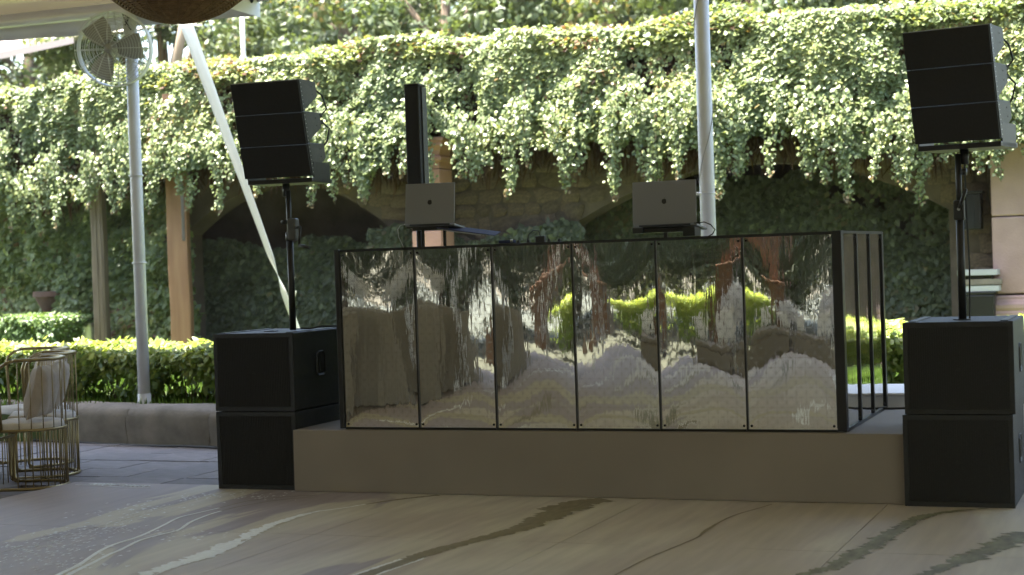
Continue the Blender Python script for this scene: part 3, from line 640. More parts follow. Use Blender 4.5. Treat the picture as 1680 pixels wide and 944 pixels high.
# ------------------------------------------------------------------ trees
def crown_mesh(seed, n_clump=70, per=170, rx=2.4, rz=2.2):
    r = np.random.default_rng(seed); C = []
    while len(C) < n_clump:
        p = r.uniform(-1, 1, 3); d = np.linalg.norm(p)
        if .25 < d < 1: C.append(p * [rx, rx, rz] * (.75 + .25 * r.random()))
    P = []; N = []; T = []; ti = []
    for c in C:
        s = r.uniform(.28, .62); m_ = int(per * r.uniform(.6, 1.4)); q = norm(r.normal(0, 1, (m_, 3))) * (r.random((m_, 1)) ** .45) * s * [1.15, 1.15, .65]
        P.append(c + q); N.append(q / s + [0, 0, .6] + r.normal(0, .4, (m_, 3))); T.append(r.normal(0, .6, (m_, 3)) + q / s * .5 + [0, 0, -.35]); ti.append(np.clip(r.normal(.5, .16) + r.normal(0, .15, m_), 0, 1))
    P = np.concatenate(P); k = len(P); L = r.uniform(.08, .16, k)
    return P, np.concatenate(N), np.concatenate(T), L, np.concatenate(ti), C
tree_src = []
for k in range(3):
    P, N, T, L, ti, C = crown_mesh(100 + k)
    o = leaves('crown', P, N, T, L, L * .33, ti, 'tree_leaf'); o['kind'] = 'stuff'
    b = MB(); r = random.Random(k); ht = -3.9
    b.tube([(0, 0, ht - .5), (.06, .03, ht + 1), (-.05, .05, -1.4), (.03, 0, -.2), (0, 0, 1.0)], [.22, .17, .14, .10, .04], 9)
    for i in range(14):
        c = C[i * 4]; z0 = r.uniform(-2.4, .3); b.tube([(0, .02, z0), (c[0] * .45, c[1] * .45, z0 + (c[2] - z0) * .6 + .1), tuple(c)], [.07, .045, .015], 6)
    tr = b.build('trunk', 'bark', smooth=True); tree_src.append((o.data, tr.data)); bpy.data.objects.remove(o); bpy.data.objects.remove(tr)
def tree(x, y, z, s, rz, k, label, group):
    t = empty('tree', (x, y, -.1), (0, 0, rz), label=label, cat='tree', group=group)
    for nm, me in zip(('crown', 'trunk'), tree_src[k]):
        o = bpy.data.objects.new(nm, me); col.objects.link(o); o.parent = t; o.location = (0, 0, z + .1); o.scale = (s, s, s * (1 if nm == 'crown' else max(1, (z + .1) / (4.3 * s))))
        if nm == 'crown': o['kind'] = 'stuff'
spots = [(-19.5, 25.5, 5.2, 1.2, 'tree behind the wall at the far left under the canopy edge'), (-15.6, 24, 4.7, 1.0, 'tree behind the wall just left of the round fan'), (-12.6, 26, 5.4, 1.25, 'tree behind the wall between fan and left speaker'),
         (-10.2, 23.5, 4.8, 1.05, 'tree behind the wall above the left loudspeaker array'), (-8.2, 27, 5.4, 1.3, 'tree behind the wall above the tall column speaker'), (-5.6, 24.5, 5.0, 1.1, 'tree behind the wall left of the middle white pole'),
         (-3.1, 26.5, 5.5, 1.25, 'tree behind the wall right of the middle white pole'), (-.9, 24, 5.0, 1.1, 'tree behind the wall above the right loudspeaker array'),
         (-17, 33, 6.4, 1.7, 'taller hazy tree farther back beyond the wall at left'), (-10.5, 34, 6.6, 1.75, 'taller hazy tree farther back beyond the middle of the wall'), (-4, 34, 6.6, 1.75, 'taller hazy tree farther back beyond the right part of the wall')]
for i, (x, y, z, s, lb) in enumerate(spots): tree(x, y, z, s, i * 1.7, i % 3, lb, 'trees behind the garden wall')
spots = [(-4.2, -13, 4.2, 1.55, 'tree reflected in the rightmost mirrored panel'), (-8.2, -11.5, 4.0, 1.5, 'tree reflected in the second mirrored panel from the right'), (-11.6, -9.5, 3.9, 1.45, 'tree reflected in the third mirrored panel from the right'),
         (-14.6, -6.5, 3.9, 1.4, 'tree reflected in the third mirrored panel from the left'), (-16.2, -2.2, 3.8, 1.35, 'tree reflected in the leftmost mirrored panel'), (-16, 2.5, 3.9, 1.35, 'tree standing beyond the tables at the far left, reflected only'),
         (-14.5, -14, 5, 1.9, 'taller tree behind the others in the mirrored panels'), (-9, -18, 5.2, 2.0, 'tallest tree at the back of the mirrored view'), (-1, -17, 5, 1.9, 'tree at the right back of the mirrored view'), (-20, -8, 5, 1.9, 'tree at the left back of the mirrored view')]
spots += [(4, -12, 4.2, 1.6, 'unseen tree added to block sky light, behind the camera to the right'), (9, -9, 4.4, 1.6, 'unseen tree added to block sky light, behind the camera at the far right'), (17.5, -3, 4.2, 1.55, 'unseen tree added to block sky light, right of the dance floor near the camera'), (17.8, 3, 4.2, 1.55, 'unseen tree added to block sky light, right of the dance floor level with the middle'), (17.5, 9, 4.2, 1.55, 'unseen tree added to block sky light, beside the stage beyond the right edge')]  # out of view, added to keep sky light from under the tent
for k, (x, y) in enumerate(((-6.2, -9.5), (-2.2, -9.8), (-9.8, -13.5), (-13.2, -11), (-17.5, -9.5), (-18.5, -4), (-18.6, .6), (-6.5, -15))):
    spots.append((x, y, 3.6, 1.45, ('low leafy tree between the brick piers', 'low leafy tree right of the brick piers', 'low leafy tree behind the middle tables', 'low leafy tree left of the middle tables', 'low leafy tree at the left end of the shrub border', 'low leafy tree beyond the left tables', 'low leafy tree at the far left rear', 'low leafy tree far behind the brick piers')[k] + ' in the mirrors'))
for i, (x, y, z, s, lb) in enumerate(spots): tree(x, y, z, s, 1 + i * 2.1, (i + 1) % 3, lb, 'trees seen only in the mirrors')

# ------------------------------------------------------------------ tents
def canopy(name, x0, x1, y0, y1, ze, zr, label, drop=.26):
    t = empty(name, ((x0 + x1) / 2, (y0 + y1) / 2, ze), label=label, cat='canopy')
    cx, cy = (x0 + x1) / 2, (y0 + y1) / 2; hx, hy = (x1 - x0) / 2, (y1 - y0) / 2
    b = MB(); nx, ny = 24, 24; vs_ = []; fs = []
    for i in range(nx + 1):
        for j in range(ny + 1):
            u, v = -1 + 2 * i / nx, -1 + 2 * j / ny; k = 1 - abs(v); z = drop + (zr - ze) * (k ** 1.15) - .10 * math.sin(math.pi * (u + 1) / 2 * 3) ** 2 * (1 - k) * k
            vs_.append((u * hx, v * hy, z))
    for i in range(nx):
        for j in range(ny): a = i * (ny + 1) + j; fs.append((a, a + ny + 1, a + ny + 2, a + 1))
    b.add(vs_, fs); o = b.build('roof_fabric', 'canopy_cloth', t, recalc=False, smooth=True)
    for sy in (-1, 1):
        b = MB(); vs_ = []; fs = []; n_ = 90
        for i in range(n_ + 1):
            u = -1 + 2 * i / n_; x = u * hx; wv = .012 * math.sin(x * 5.1) + .008 * math.sin(x * 13)
            sc = .03 * abs(math.sin(x * 1.1)) + .012 * math.sin(x * 2.3)
            yy = sy * (hy - .06) + wv; vs_ += [(x, sy * hy - sy * .004, drop - .002), (x, yy + sy * .01 + wv, drop * .45), (x, yy + sy * .015 + wv * 1.5, sc)]
            if i:
                for q in (0, 1): fs.append((3 * i - 3 + q, 3 * i + q, 3 * i + 1 + q, 3 * i - 2 + q))
        b.add(vs_, fs); o = b.build('valance', 'valance_cloth', t, recalc=False, smooth=True); s_ = o.modifiers.new('thickness', 'SOLIDIFY'); s_.thickness = .004
        MB().tube([(u * hx, sy * (hy - .14), drop * .45 + .03) for u in np.linspace(-1, 1, 8)], .035, 8).build('eave_rail', 'white_metal', t, smooth=True)
    for sx in ((-1, 1) if x0 > -10 else (1,)):   # gable ends
        b = MB(); vs_ = []; fs = []; n_ = 24
        for i in range(n_ + 1):
            v = -1 + 2 * i / n_; k = 1 - abs(v); vs_ += [(sx * hx, v * hy, .03 * abs(math.sin(v * 9))), (sx * hx, v * hy, drop + (zr - ze) * (k ** 1.15) - .01)]
            if i: fs.append((2 * i - 2, 2 * i, 2 * i + 1, 2 * i - 1))
        b.add(vs_, fs); o = b.build('gable_cloth', 'valance_cloth', t, recalc=False, smooth=True)
    return t
canopy('tent_canopy', -16.0, -7.05, -3.0, 12.33, 3.5, 5.6, 'white fabric tent canopy with valance at the top left')
canopy('tent_canopy', -7.12, 14, -3.0, 12.33, 3.6, 5.8, 'white fabric tent canopy over the stage and dance floor', drop=.3)  # unseen right end and back edge stretched out to block sky light

def tent_pole(x, y, z0, z1, label, r_=.055, lean=0):
    t = empty('tent_pole', (x, y, z0), label=label, cat='pole', group='white tent poles')
    MB().cyl((0, 0, 0), (lean, 0, z1 - z0), r_, r_, 20).build('shaft', 'white_metal', t, smooth=True)
    MB().lathe([(r_, .0), (r_ + .05, 0), (r_ + .05, .012), (r_ + .006, .02), (r_ + .004, .12), (r_, .125)], 20).build('foot', 'white_metal', t, smooth=True)
    return t
p1 = tent_pole(-8.25, 12.2, .24, 3.72, 'white tent pole carrying the round fan', .052)
p2 = tent_pole(-3.24, 12.3, .24, 3.85, 'white tent pole behind the mirrored booth near the right laptop', .058)
for t, zz in ((p1, (1.25, 2.0)), (p2, (1.62,))):
    for z in zz: MB().lathe([(.055, -.008), (.0625, -.006), (.0625, .006), (.055, .008)], 20, (0, 0, z)).build('clamp_ring', 'white_metal', t, smooth=True)
MB().cyl((-.058, -.01, 1.62), (-.085, -.03, 1.62), .014, .011, 10).build('clamp_screw', 'white_metal', p2, smooth=True)
MB().tube([(.0605 * math.cos(a * 1.0 + 3.6), .0605 * math.sin(a * 1.0 + 3.6), 1.7 + a * .19) for a in np.linspace(0, 9, 60)], .0025, 5).build('wound_wire', 'cable_grey', p2)
# guy strap from the eave to the ground outside the tent
t = empty('tent_strap', (-7.97, 12.62, 3.6), label='white fabric tent strap slanting down and twisted behind the left speaker', cat='strap')
A = Vector((0, 0, 0)); Bq = Vector((.98, .45, -3.36)); vs_ = []; fs = []; n_ = 60
dirv = (Bq - A).normalized()
for i in range(n_ + 1):
    u = i / n_; p = A + (Bq - A) * u + Vector((.02 * math.sin(u * 3.1), 0, -.05 * math.sin(u * math.pi)))
    wd = .112 - .10 * u if u < .62 else .050 - .022 * (u - .62) / .06 if u < .68 else .044 + .018 * math.sin((u - .68) * 9)
    wd = max(wd, .02)
    tw_ = 0 if u < .6 else (u - .6) / .1 * math.pi * .8 if u < .7 else math.pi * .8 + .5 * math.sin(u * 20)
    s_ = Vector((.93, .366, .2)).normalized(); s_ = (s_ - dirv * s_.dot(dirv)).normalized(); nn = dirv.cross(s_)
    e = s_ * math.cos(tw_) + nn * math.sin(tw_)
    for q in (-1, -.35, .3, 1): vs_.append(p + e * (wd / 2 * q) + nn * (.002 * (1 - q * q) + .004 * math.sin(q * 4 + u * 9)))
    if i:
        for q in range(3): fs.append((4 * i - 4 + q, 4 * i + q, 4 * i + 1 + q, 4 * i - 3 + q))
o = MB().add(vs_, fs).build('webbing', 'strap_cloth', t, recalc=False, smooth=True); s_ = o.modifiers.new('thickness', 'SOLIDIFY'); s_.thickness = .004
MB().tube([(.79, .36, -2.28), (.775, .355, -2.38), (.79, .36, -2.46), (.805, .362, -2.40)], .006, 6).build('strap_end', 'strap_cloth', t)

# things seen over the wall
t = empty('far_canopy', (-16.0, 20.5, 4.55), label='pale pink sloping canopy beyond the wall at the top left', cat='canopy')
MB().add([(-3, 0, .0), (1.15, 0, .34), (1.15, 3, .9), (-3, 3, .9), (-3, 0, -.16), (1.15, 0, .25)], [(0, 1, 2, 3), (4, 5, 1, 0)]).build('sheet', 'far_cloth', t, recalc=False)
MB().cyl((-2.4, .1, -4.7), (-2.4, .1, 0), .05).build('leg', 'white_metal', t, smooth=True)
t = empty('wooden_prop', (-11.36, 17.5, 3.5), label='slanting wooden prop rising behind the ivy beside the fan', cat='prop')
MB().cyl((0, 0, -.2), (.33, .1, 1.35), .06, .055, 10).build('beam', 'weathered_wood', t, smooth=True); MB().cyl((-.05, 0, -.2), (-.05, .0, .08), .08, .07, 10).build('stub', 'weathered_wood', t)
t = empty('thin_pole', (-10.55, 18.0, 3.4), label='thin white pole rising behind the ivy near the canopy corner', cat='pole')
MB().cyl((0, 0, 0), (0, 0, 1.6), .03, .03, 10).build('tube', 'white_metal', t, smooth=True); MB().lathe([(.03, .55), (.045, .56), (.045, .62), (.03, .63)], 12).build('joint', 'white_metal', t, smooth=True)
t = empty('chimney_box', (-11.98, 17.3, 3.4), label='small grey box standing up out of the ivy at left', cat='vent')
MB().box(-.11, .14, -.1, .15, 0, .46).build('box', 'mortar', t, bevel=.01); MB().box(-.15, .18, -.14, .19, .462, .5).build('cap', 'weathered_wood', t, bevel=.006)

# ------------------------------------------------------------------ fan on the pole
t = empty('drum_fan', (-8.30, 11.99, 3.31), label='grey three bladed cage fan fixed to the white tent pole', cat='fan')
fd = Vector((.30, -.95, -.10)).normalized(); t.rotation_euler = fd.to_track_quat('Z', 'Y').to_euler()      # local z = facing
RF = .315
b = MB(); ring = lambda rr, z, k=40: [(rr * math.cos(2 * math.pi * i / k), rr * math.sin(2 * math.pi * i / k), z) for i in range(k)]
for i in range(1, 13):
    rr = .06 + (RF - .06) * i / 12; b.tube(ring(rr, .10 - .10 * (rr / RF) ** 2 + .03), .0022, 5, True)
for i in range(12):
    a = 2 * math.pi * i / 12; b.tube([(rr * math.cos(a), rr * math.sin(a), .10 - .10 * (rr / RF) ** 2 + .034) for rr in np.linspace(.04, RF, 7)], .0035, 5)
b.build('front_guard', 'fan_metal', t, smooth=True)
b = MB()
for i in range(1, 8):
    rr = .08 + (RF - .08) * i / 7; b.tube(ring(rr, -.17 + .05 * (rr / RF) ** 2), .0022, 5, True)
for i in range(8):
    a = 2 * math.pi * i / 8; b.tube([(.06 * math.cos(a), .06 * math.sin(a), -.17), (RF * math.cos(a), RF * math.sin(a), -.12)], .0035, 5)
b.build('rear_guard', 'fan_metal', t, smooth=True)
smooth_by_angle(MB().lathe([(RF, -.125), (RF + .006, -.12), (RF + .006, -.035), (RF, -.03), (RF - .004, -.035), (RF - .004, -.12), (RF, -.125)], 48).build('drum_rim', 'white_metal', t))
MB().lathe([(0, .12), (.035, .115), (.045, .09), (.045, .02), (.06, .0), (.07, -.05), (.07, -.15), (0, -.16)], 20).build('motor', 'fan_blade', t, smooth=True)
for k in range(3):
    a0 = R(4 + 120 * k); b = MB(); vs_ = []; fs = []
    for i, rr in enumerate(np.linspace(.05, .265, 6)):
        for j, q in enumerate(np.linspace(-1, 1, 5)):
            hw = .05 + .055 * min(1, (rr - .05) / .12); vs_.append((rr * math.cos(a0) - q * hw * math.sin(a0), rr * math.sin(a0) + q * hw * math.cos(a0), .01 + q * .030 + .01 * q * q))
            if i and j: c_ = i * 5 + j; fs.append((c_ - 6, c_ - 5, c_, c_ - 1))
    o = b.add(vs_, fs).build('blade', 'fan_blade', t, recalc=False, smooth=True); s_ = o.modifiers.new('thickness', 'SOLIDIFY'); s_.thickness = .004
b = MB(); b.cyl((0, .0, -.15), (.0, .0, -.23), .02); b.build('bracket', 'fan_metal', t, smooth=True)
MB().box(.06, .12, .12, .27, -.2, -.15).build('control_box', 'fan_metal', t, bevel=.01)
MB().tube([(.08, .2, -.15), (.12, .26, -.14), (.06, .30, -.16), (.10, .22, -.12), (.13, .16, -.15)], .006, 6).build('cable_loop', 'cable', t)

# ------------------------------------------------------------------ woven pendant lamp
t = empty('pendant_lamp', (-5.21, 8.18, 2.82), label='big brown woven basket lamp hanging at the top left', cat='lamp')
RL, HL = .53, .52
prof = lambda u: (RL * math.sin(u * math.pi / 2 * 1.0) ** .8 if u > 0 else 0, HL * (1 - math.cos(u * math.pi / 2)) * 1.0)
smooth_by_angle(MB().lathe([(RL * .985 * math.sin(u * math.pi / 2), .012 + HL * (1 - math.cos(u * math.pi / 2))) for u in np.linspace(0.02, 1, 20)], 48).build('inner_weave', 'wicker', t), 60)
b = MB()
for i in range(46):
    u = (i + 1) / 46; rr = RL * math.sin(u * math.pi / 2) + .004; zz = HL * (1 - math.cos(u * math.pi / 2)); k = 60
    b.tube([(rr * (1 + .006 * math.sin(q * math.pi * .5 * 2 + i * math.pi)) * math.cos(2 * math.pi * q / k), rr * (1 + .006 * math.sin(q * math.pi + i * math.pi)) * math.sin(2 * math.pi * q / k), zz + .002 * math.sin(q)) for q in range(k)], .0065, 5, True)
b.build('woven_strands', 'wicker', t, smooth=True)
b = MB()
for i in range(28):
    a = 2 * math.pi * i / 28; b.tube([((RL * math.sin(u * math.pi / 2) + .008) * math.cos(a + .5 * u), (RL * math.sin(u * math.pi / 2) + .008) * math.sin(a + .5 * u), HL * (1 - math.cos(u * math.pi / 2)) - .002) for u in np.linspace(.02, 1, 12)], .005, 5)
b.build('ribs', 'wicker', t, smooth=True)
MB().cyl((0, 0, HL - .02), (0, 0, 2.6), .006, .006, 6).build('cord', 'cable', t)

# ================================================================== STAGE AND BOOTH
SZ = .385
t = empty('stage', (-3.26, 9.225, 0), label='low stage platform covered in plain beige cloth', cat='stage')
MB().box(-1.88, 1.885, 0, 1.45, .02, SZ - .006).build('deck', 'stage_cloth', t)
b = MB(); vs_ = []; fs = []; n_ = 60; m_ = 10
for i in range(n_ + 1):
    for j in range(m_ + 1):
        x = -1.885 + 3.775 * i / n_; z = SZ - .001 - (SZ - .004) * j / m_; wv = .004 * math.sin(x * 4.3 + .5) * (j / m_) + .003 * math.sin(x * 9.1) * (j / m_) ** 2
        vs_.append((x, -.004 + wv - .006 * (j / m_), z))
        if i and j: c_ = i * (m_ + 1) + j; fs.append((c_, c_ - 1, c_ - m_ - 2, c_ - m_ - 1))
b.add(vs_, fs).build('front_cloth', 'stage_cloth', t, smooth=True, recalc=False)
b = MB(); vs_ = []; fs = []
for i in range(41):
    for j in range(17):
        x = -1.885 + 3.775 * i / 40; y = -.004 + 1.46 * j / 16; vs_.append((x, y, SZ - .001 + .003 * float(vnoise(np.array([x * 3]), np.array([y * 3]), 12, 2)[0]) * (j > 0)))
        if i and j: c_ = i * 17 + j; fs.append((c_ - 18, c_ - 1, c_, c_ - 17))
b.add(vs_, fs).build('top_cloth', 'stage_cloth', t, smooth=True, recalc=False)
t = empty('white_platform', (-1.9, 11.15, -.05), label='low white platform behind the stage, seen right of the booth', cat='platform')
MB().box(-2.2, 2.6, -.28, .4, .02, .50).build('panel', 'white_board', t, bevel=.01); MB().box(-2.23, 2.63, -.31, .43, .503, .52).build('top', 'white_board', t, bevel=.005)

bx0, bx1, by0, by1, bz0, bz1 = -4.838, -1.688, 9.278, 10.715, SZ + .004, 1.505
t = empty('dj_booth', (bx1, by0, SZ), label='long booth clad in warped mirror panels with black edges', cat='booth')
fx = lambda x: x - bx1
PW = .030; CP = .052
MB().box(fx(bx0), fx(bx0) + PW, -.012, .04, .006, 1.12).build('corner_post', 'frame_black', t, bevel=.003)
MB().box(-CP, 0, -.014, .05, .006, 1.122).build('corner_post', 'frame_black', t, bevel=.003)
MB().box(-.045, .0, 1.437 - .05, 1.437, .006, 1.12).build('corner_post', 'frame_black', t, bevel=.003)
MB().box(fx(bx0), fx(bx0) + .03, 1.437 - .05, 1.437, .006, 1.12).build('corner_post', 'frame_black', t, bevel=.003)
L0, L1 = fx(bx0) + PW, -CP; pw = (L1 - L0) / 6
MB().box(L0 + .0005, L1 - .0005, .006, .03, .0, .014).build('bottom_rail', 'frame_black', t); MB().box(L0 + .0005, L1 - .0005, .006, .03, 1.103, 1.119).build('top_rail', 'frame_black', t)
MB().box(L0, L1, .033, .045, .02, 1.1).build('backing_board', 'frame_black', t)
def panel(w_, h_, a, b_, ph, m, parent, loc, rz=0, nx=22, nz=44):
    """thin mirror sheet screwed at its edges and bulging a few millimetres between them"""
    vs_ = []; fs = []
    for j in range(nz + 1):
        for i in range(nx + 1):
            X = -1 + 2 * i / nx; Z = -1 + 2 * j / nz
            hh = a * (1 - X * X) * (1 - abs(Z) ** 3) + b_ * math.sin(3.0 * Z + ph) * (1 - Z ** 4) * (1 - .6 * X * X) + .0007 * math.sin(2.2 * X + 5 * Z + ph) * (1 - X * X)
            vs_.append((X * w_ / 2, -hh, Z * h_ / 2))
            if i and j: c_ = j * (nx + 1) + i; fs.append((c_ - nx - 2, c_ - nx - 1, c_, c_ - 1))
    o = MB().add(vs_, fs).build('mirror_panel', m, parent, loc=loc, rot=(0, 0, rz), smooth=True, recalc=False); return o
prm = [(.0046, .0012, .3), (.0040, -.0010, .8), (.0050, .0010, 1.4), (.0046, .0013, .2), (.0052, -.0009, 2.0), (.0055, .0010, .9)]
scr = MB().cyl((0, 0, 0), (0, -.006, 0), .008, .006, 10).build('screw', 'frame_black'); scr_me = scr.data; bpy.data.objects.remove(scr)
for k in range(6):
    cx = L0 + pw * (k + .5); a, b_, ph = prm[k]
    p = panel(pw - .012, 1.088, a, b_, ph, 'mirror_film', t, (cx, .004, .559))
    for sx in (-1, 1):
        for sz in (-1, 1):
            o = bpy.data.objects.new('screw', scr_me); col.objects.link(o); o.parent = p; o.location = (sx * (pw / 2 - .022), -.0005, sz * .525)
    if k: MB().box(L0 + pw * k - .0055, L0 + pw * k + .0055, -.006, .02, .0145, 1.1025).build('divider_strip', 'frame_black', t)
    MB().box(L0 + pw * k + .006, L0 + pw * (k + 1) - .006, -.004, .0055, .0045, .0145).build('edge_trim', 'frame_black', t)
# side: three mirror panels between black uprights
S0, S1 = .052, 1.437 - .052; sw = (S1 - S0) / 3
for k in range(3):
    cy = S0 + sw * (k + .5)
    p = panel(sw - .03, 1.09, .0006, .0004, k, 'mirror_side', t, (-.012, cy, .56), R(90))
    for sx in (-1, 1):
        for sz in (-1, 1):
            o = bpy.data.objects.new('screw', scr_me); col.objects.link(o); o.parent = p; o.location = (sx * (sw / 2 - .03), -.0005, sz * .525)
    if k: MB().box(-.03, -.002, S0 + sw * k - .0155, S0 + sw * k + .0155, .02, 1.115).build('upright', 'frame_black', t)
MB().box(-.03, -.001, S0, S1, .0, .018).build('side_rail', 'frame_black', t); MB().box(-.03, -.001, S0, S1, 1.106, 1.121).build('side_rail', 'frame_black', t)
MB().box(-.05, -.032, S0, S1, .02, 1.1).build('side_board', 'frame_black', t)
MB().box(fx(bx0) + .002, fx(bx0) + .02, .05, 1.38, .02, 1.115).build('side_board', 'frame_black', t)
t = empty('dj_table', (-3.2, 9.75, SZ), label='black table standing inside the mirrored booth', cat='table')
MB().box(-1.45, 1.3, -.3, .42, 1.00, 1.03).build('table_top', 'frame_black', t, bevel=.005)
for sx in (-1.4, 1.25):
    for sy in (-.26, .38): MB().box(sx - .02, sx + .02, sy - .02, sy + .02, .004, .999).build('leg', 'frame_black', t)
TT = SZ + 1.03
def gear(name, x, y, wx, wy, h, label, cat):
    t = empty(name, (x, y, TT + .002), label=label, cat=cat)
    MB().box(-wx / 2, wx / 2, -wy / 2, wy / 2, 0, h).build('case', 'laptop_dark', t, bevel=.006)
    for k in range(6):
        MB().cyl((-wx * .4 + wx * .16 * k, -wy * .2, h), (-wx * .4 + wx * .16 * k, -wy * .2, h + .018), .011, .009, 12).build('knob', 'rail_black', t, smooth=True)
    return t
gear('mixer', -3.62, 9.62, .42, .30, .09, 'black mixer just visible over the mirrored booth edge', 'mixer')
t = empty('cable_plug', (-3.55, 9.50, TT + .11), label='small dark plug with a looped cable on the booth edge', cat='plug')
MB().box(-.03, .03, -.015, .015, -.02, .02).build('plug', 'laptop_dark', t, bevel=.004); MB().tube([(0, 0, .015), (-.01, .0, .05), (-.05, .01, .055), (-.08, .01, .03), (-.10, .02, -.03)], .003, 6).build('cord', 'cable', t)
t = empty('headphone_case', (-3.76, 9.48, TT + .094), label='small glinting metal item on the booth edge left of the plug', cat='device')
MB().box(-.05, .05, -.02, .02, 0, .018).build('case', 'blue_book', t, bevel=.004); MB().cyl((.03, -.021, .012), (.045, -.021, .012), .009, .009, 10).build('knob', 'steel', t)

# apple shaped emblem (bite on the right, one leaf)
def emblem(parent, s, loc):
    pts = []
    for i in range(40):
        a = math.pi / 2 + 2 * math.pi * i / 40; rr = 1 - .16 * math.exp(-((a - math.pi / 2) / .35) ** 2) - .16 * math.exp(-((a - math.pi * 2.5) / .35) ** 2) - .07 * math.exp(-((a - math.pi * 1.5) / .28) ** 2)
        x, z = .92 * rr * math.cos(a), rr * math.sin(a)
        if z < 0: x *= 1 - .22 * z * z
        dx, dz = x - 1.12, z - .18; d = math.hypot(dx, dz)
        if d < .42: x, z = 1.12 + dx / d * .42, .18 + dz / d * .42
        pts.append((x * s, z * s))
    o = MB().prism(pts, 'y', 0, -.0012).build('emblem', 'logo_dark', parent, loc=loc)
    lf = [(.02 + .30 * t_, 1.0 + .48 * t_ + .14 * math.sin(math.pi * t_)) for t_ in np.linspace(0, 1, 6)] + [(.02 + .30 * t_, 1.0 + .48 * t_ - .14 * math.sin(math.pi * t_)) for t_ in np.linspace(1, 0, 6)][1:-1]
    MB().prism([(a * s, b_ * s) for a, b_ in lf], 'y', 0, -.0012).build('emblem_leaf', 'logo_dark', parent, loc=loc)
def laptop(loc, w_, h_, rot, label, tilt):
    t = empty('laptop', loc, rot, label=label, cat='laptop', group='laptops on the booth')
    lid = MB().box(-w_ / 2, w_ / 2, -.003, .003, 0, h_).build('lid', 'laptop_alu', t, bevel=.0028, rot=(-tilt, 0, 0))
    emblem(lid, .0165, (0, -.0032, h_ * .53))
    MB().box(-w_ / 2 + .01, w_ / 2 - .01, .0032, .0042, .01, h_ - .01).build('screen', 'laptop_dark', lid)
    bs = MB().box(-w_ / 2, w_ / 2, .004, .235, -.014, 0).build('base', 'laptop_alu', t, bevel=.004, rot=(-R(6), 0, 0))
    MB().box(-w_ * .42, w_ * .42, .02, .12, .0003, .0015).build('keyboard', 'laptop_dark', bs)
    MB().cyl((-w_ * .4, .001, -.004), (w_ * .4, .001, -.004), .006, .006, 10).build('hinge', 'laptop_dark', t, smooth=True)
    return t
laptop((-4.375, 9.7, 1.652), .335, .262, (0, R(.3), R(4)), 'open silver laptop with dark logo on a raised stand, at left', R(8))
laptop((-2.825, 9.7, 1.588), .40, .262, (0, 0, R(-1)), 'open silver laptop with dark logo beside the white pole', R(3))
t = empty('laptop_stand', (-4.375, 9.72, TT), (0, 0, R(4)), label='black stand with thin legs under the left laptop', cat='stand')
for x in (-.055, .092): MB().box(x - .008, x + .008, -.01, .006, .02, .215).build('leg', 'frame_black', t); MB().box(x - .008, x + .008, -.1, .16, .001, .0195).build('foot', 'frame_black', t)
MB().box(-.16, .16, -.012, .2, .216, .2215).build('tray', 'frame_black', t)
MB().box(-.12, .12, -.016, .01, .198, .2155).build('crossbar', 'frame_black', t)
t = empty('laptop_stand', (-2.825, 9.72, TT), label='dark single post stand under the right laptop', cat='stand')
MB().box(-.011, .011, -.01, .012, .02, .125).build('post', 'frame_black', t); MB().box(-.13, .13, -.02, .16, .001, .0195).build('base', 'frame_black', t); MB().box(-.13, .13, -.02, .18, .126, .15).build('cradle', 'frame_black', t, bevel=.004)
MB().box(-.2, -.135, -.03, .1, .125, .157).build('hub', 'laptop_dark', t); MB().box(.115, .19, -.035, .1, .098, .155).build('hub', 'rail_black', t, bevel=.003)
t = empty('folder', (-4.17, 9.74, 1.60), (R(6), R(9), R(14)), label='open blue folder with papers lying under the left laptop', cat='folder')
MB().box(-.16, .22, -.05, .2, 0, .004).build('cover', 'blue_book', t)
for k in range(3): MB().box(-.15 + .03 * k, .17 - .02 * k, -.045, -.03 + .05 * k, -.003 - .003 * k, -.0008 - .003 * k).build('sheet', 'paper', t)
t = empty('laptop_cable', (-4.545, 9.68, 1.655), label='pale charging cable looping down beside the left laptop', cat='cable')
MB().tube([(.0, .02, .0), (-.03, .01, -.005), (-.045, 0, -.03), (-.04, 0, -.08), (-.02, .01, -.13), (0, .02, -.2)], .0028, 6).build('cord', 'cable_grey', t); MB().box(-.004, .014, .012, .026, -.004, .004).build('connector', 'paper', t)
t = empty('laptop_cable', (-2.62, 9.70, 1.59), label='black cable arching over to the white pole by the right laptop', cat='cable')
MB().tube([(0, 0, 0), (.04, 0, .003), (.08, 0, -.015), (.105, 0, -.045), (.09, 0, -.07), (.06, 0, -.085), (.03, .02, -.17)], .0035, 6).build('cord', 'cable', t); MB().box(-.02, .004, -.006, .006, -.004, .004).build('connector', 'laptop_dark', t)

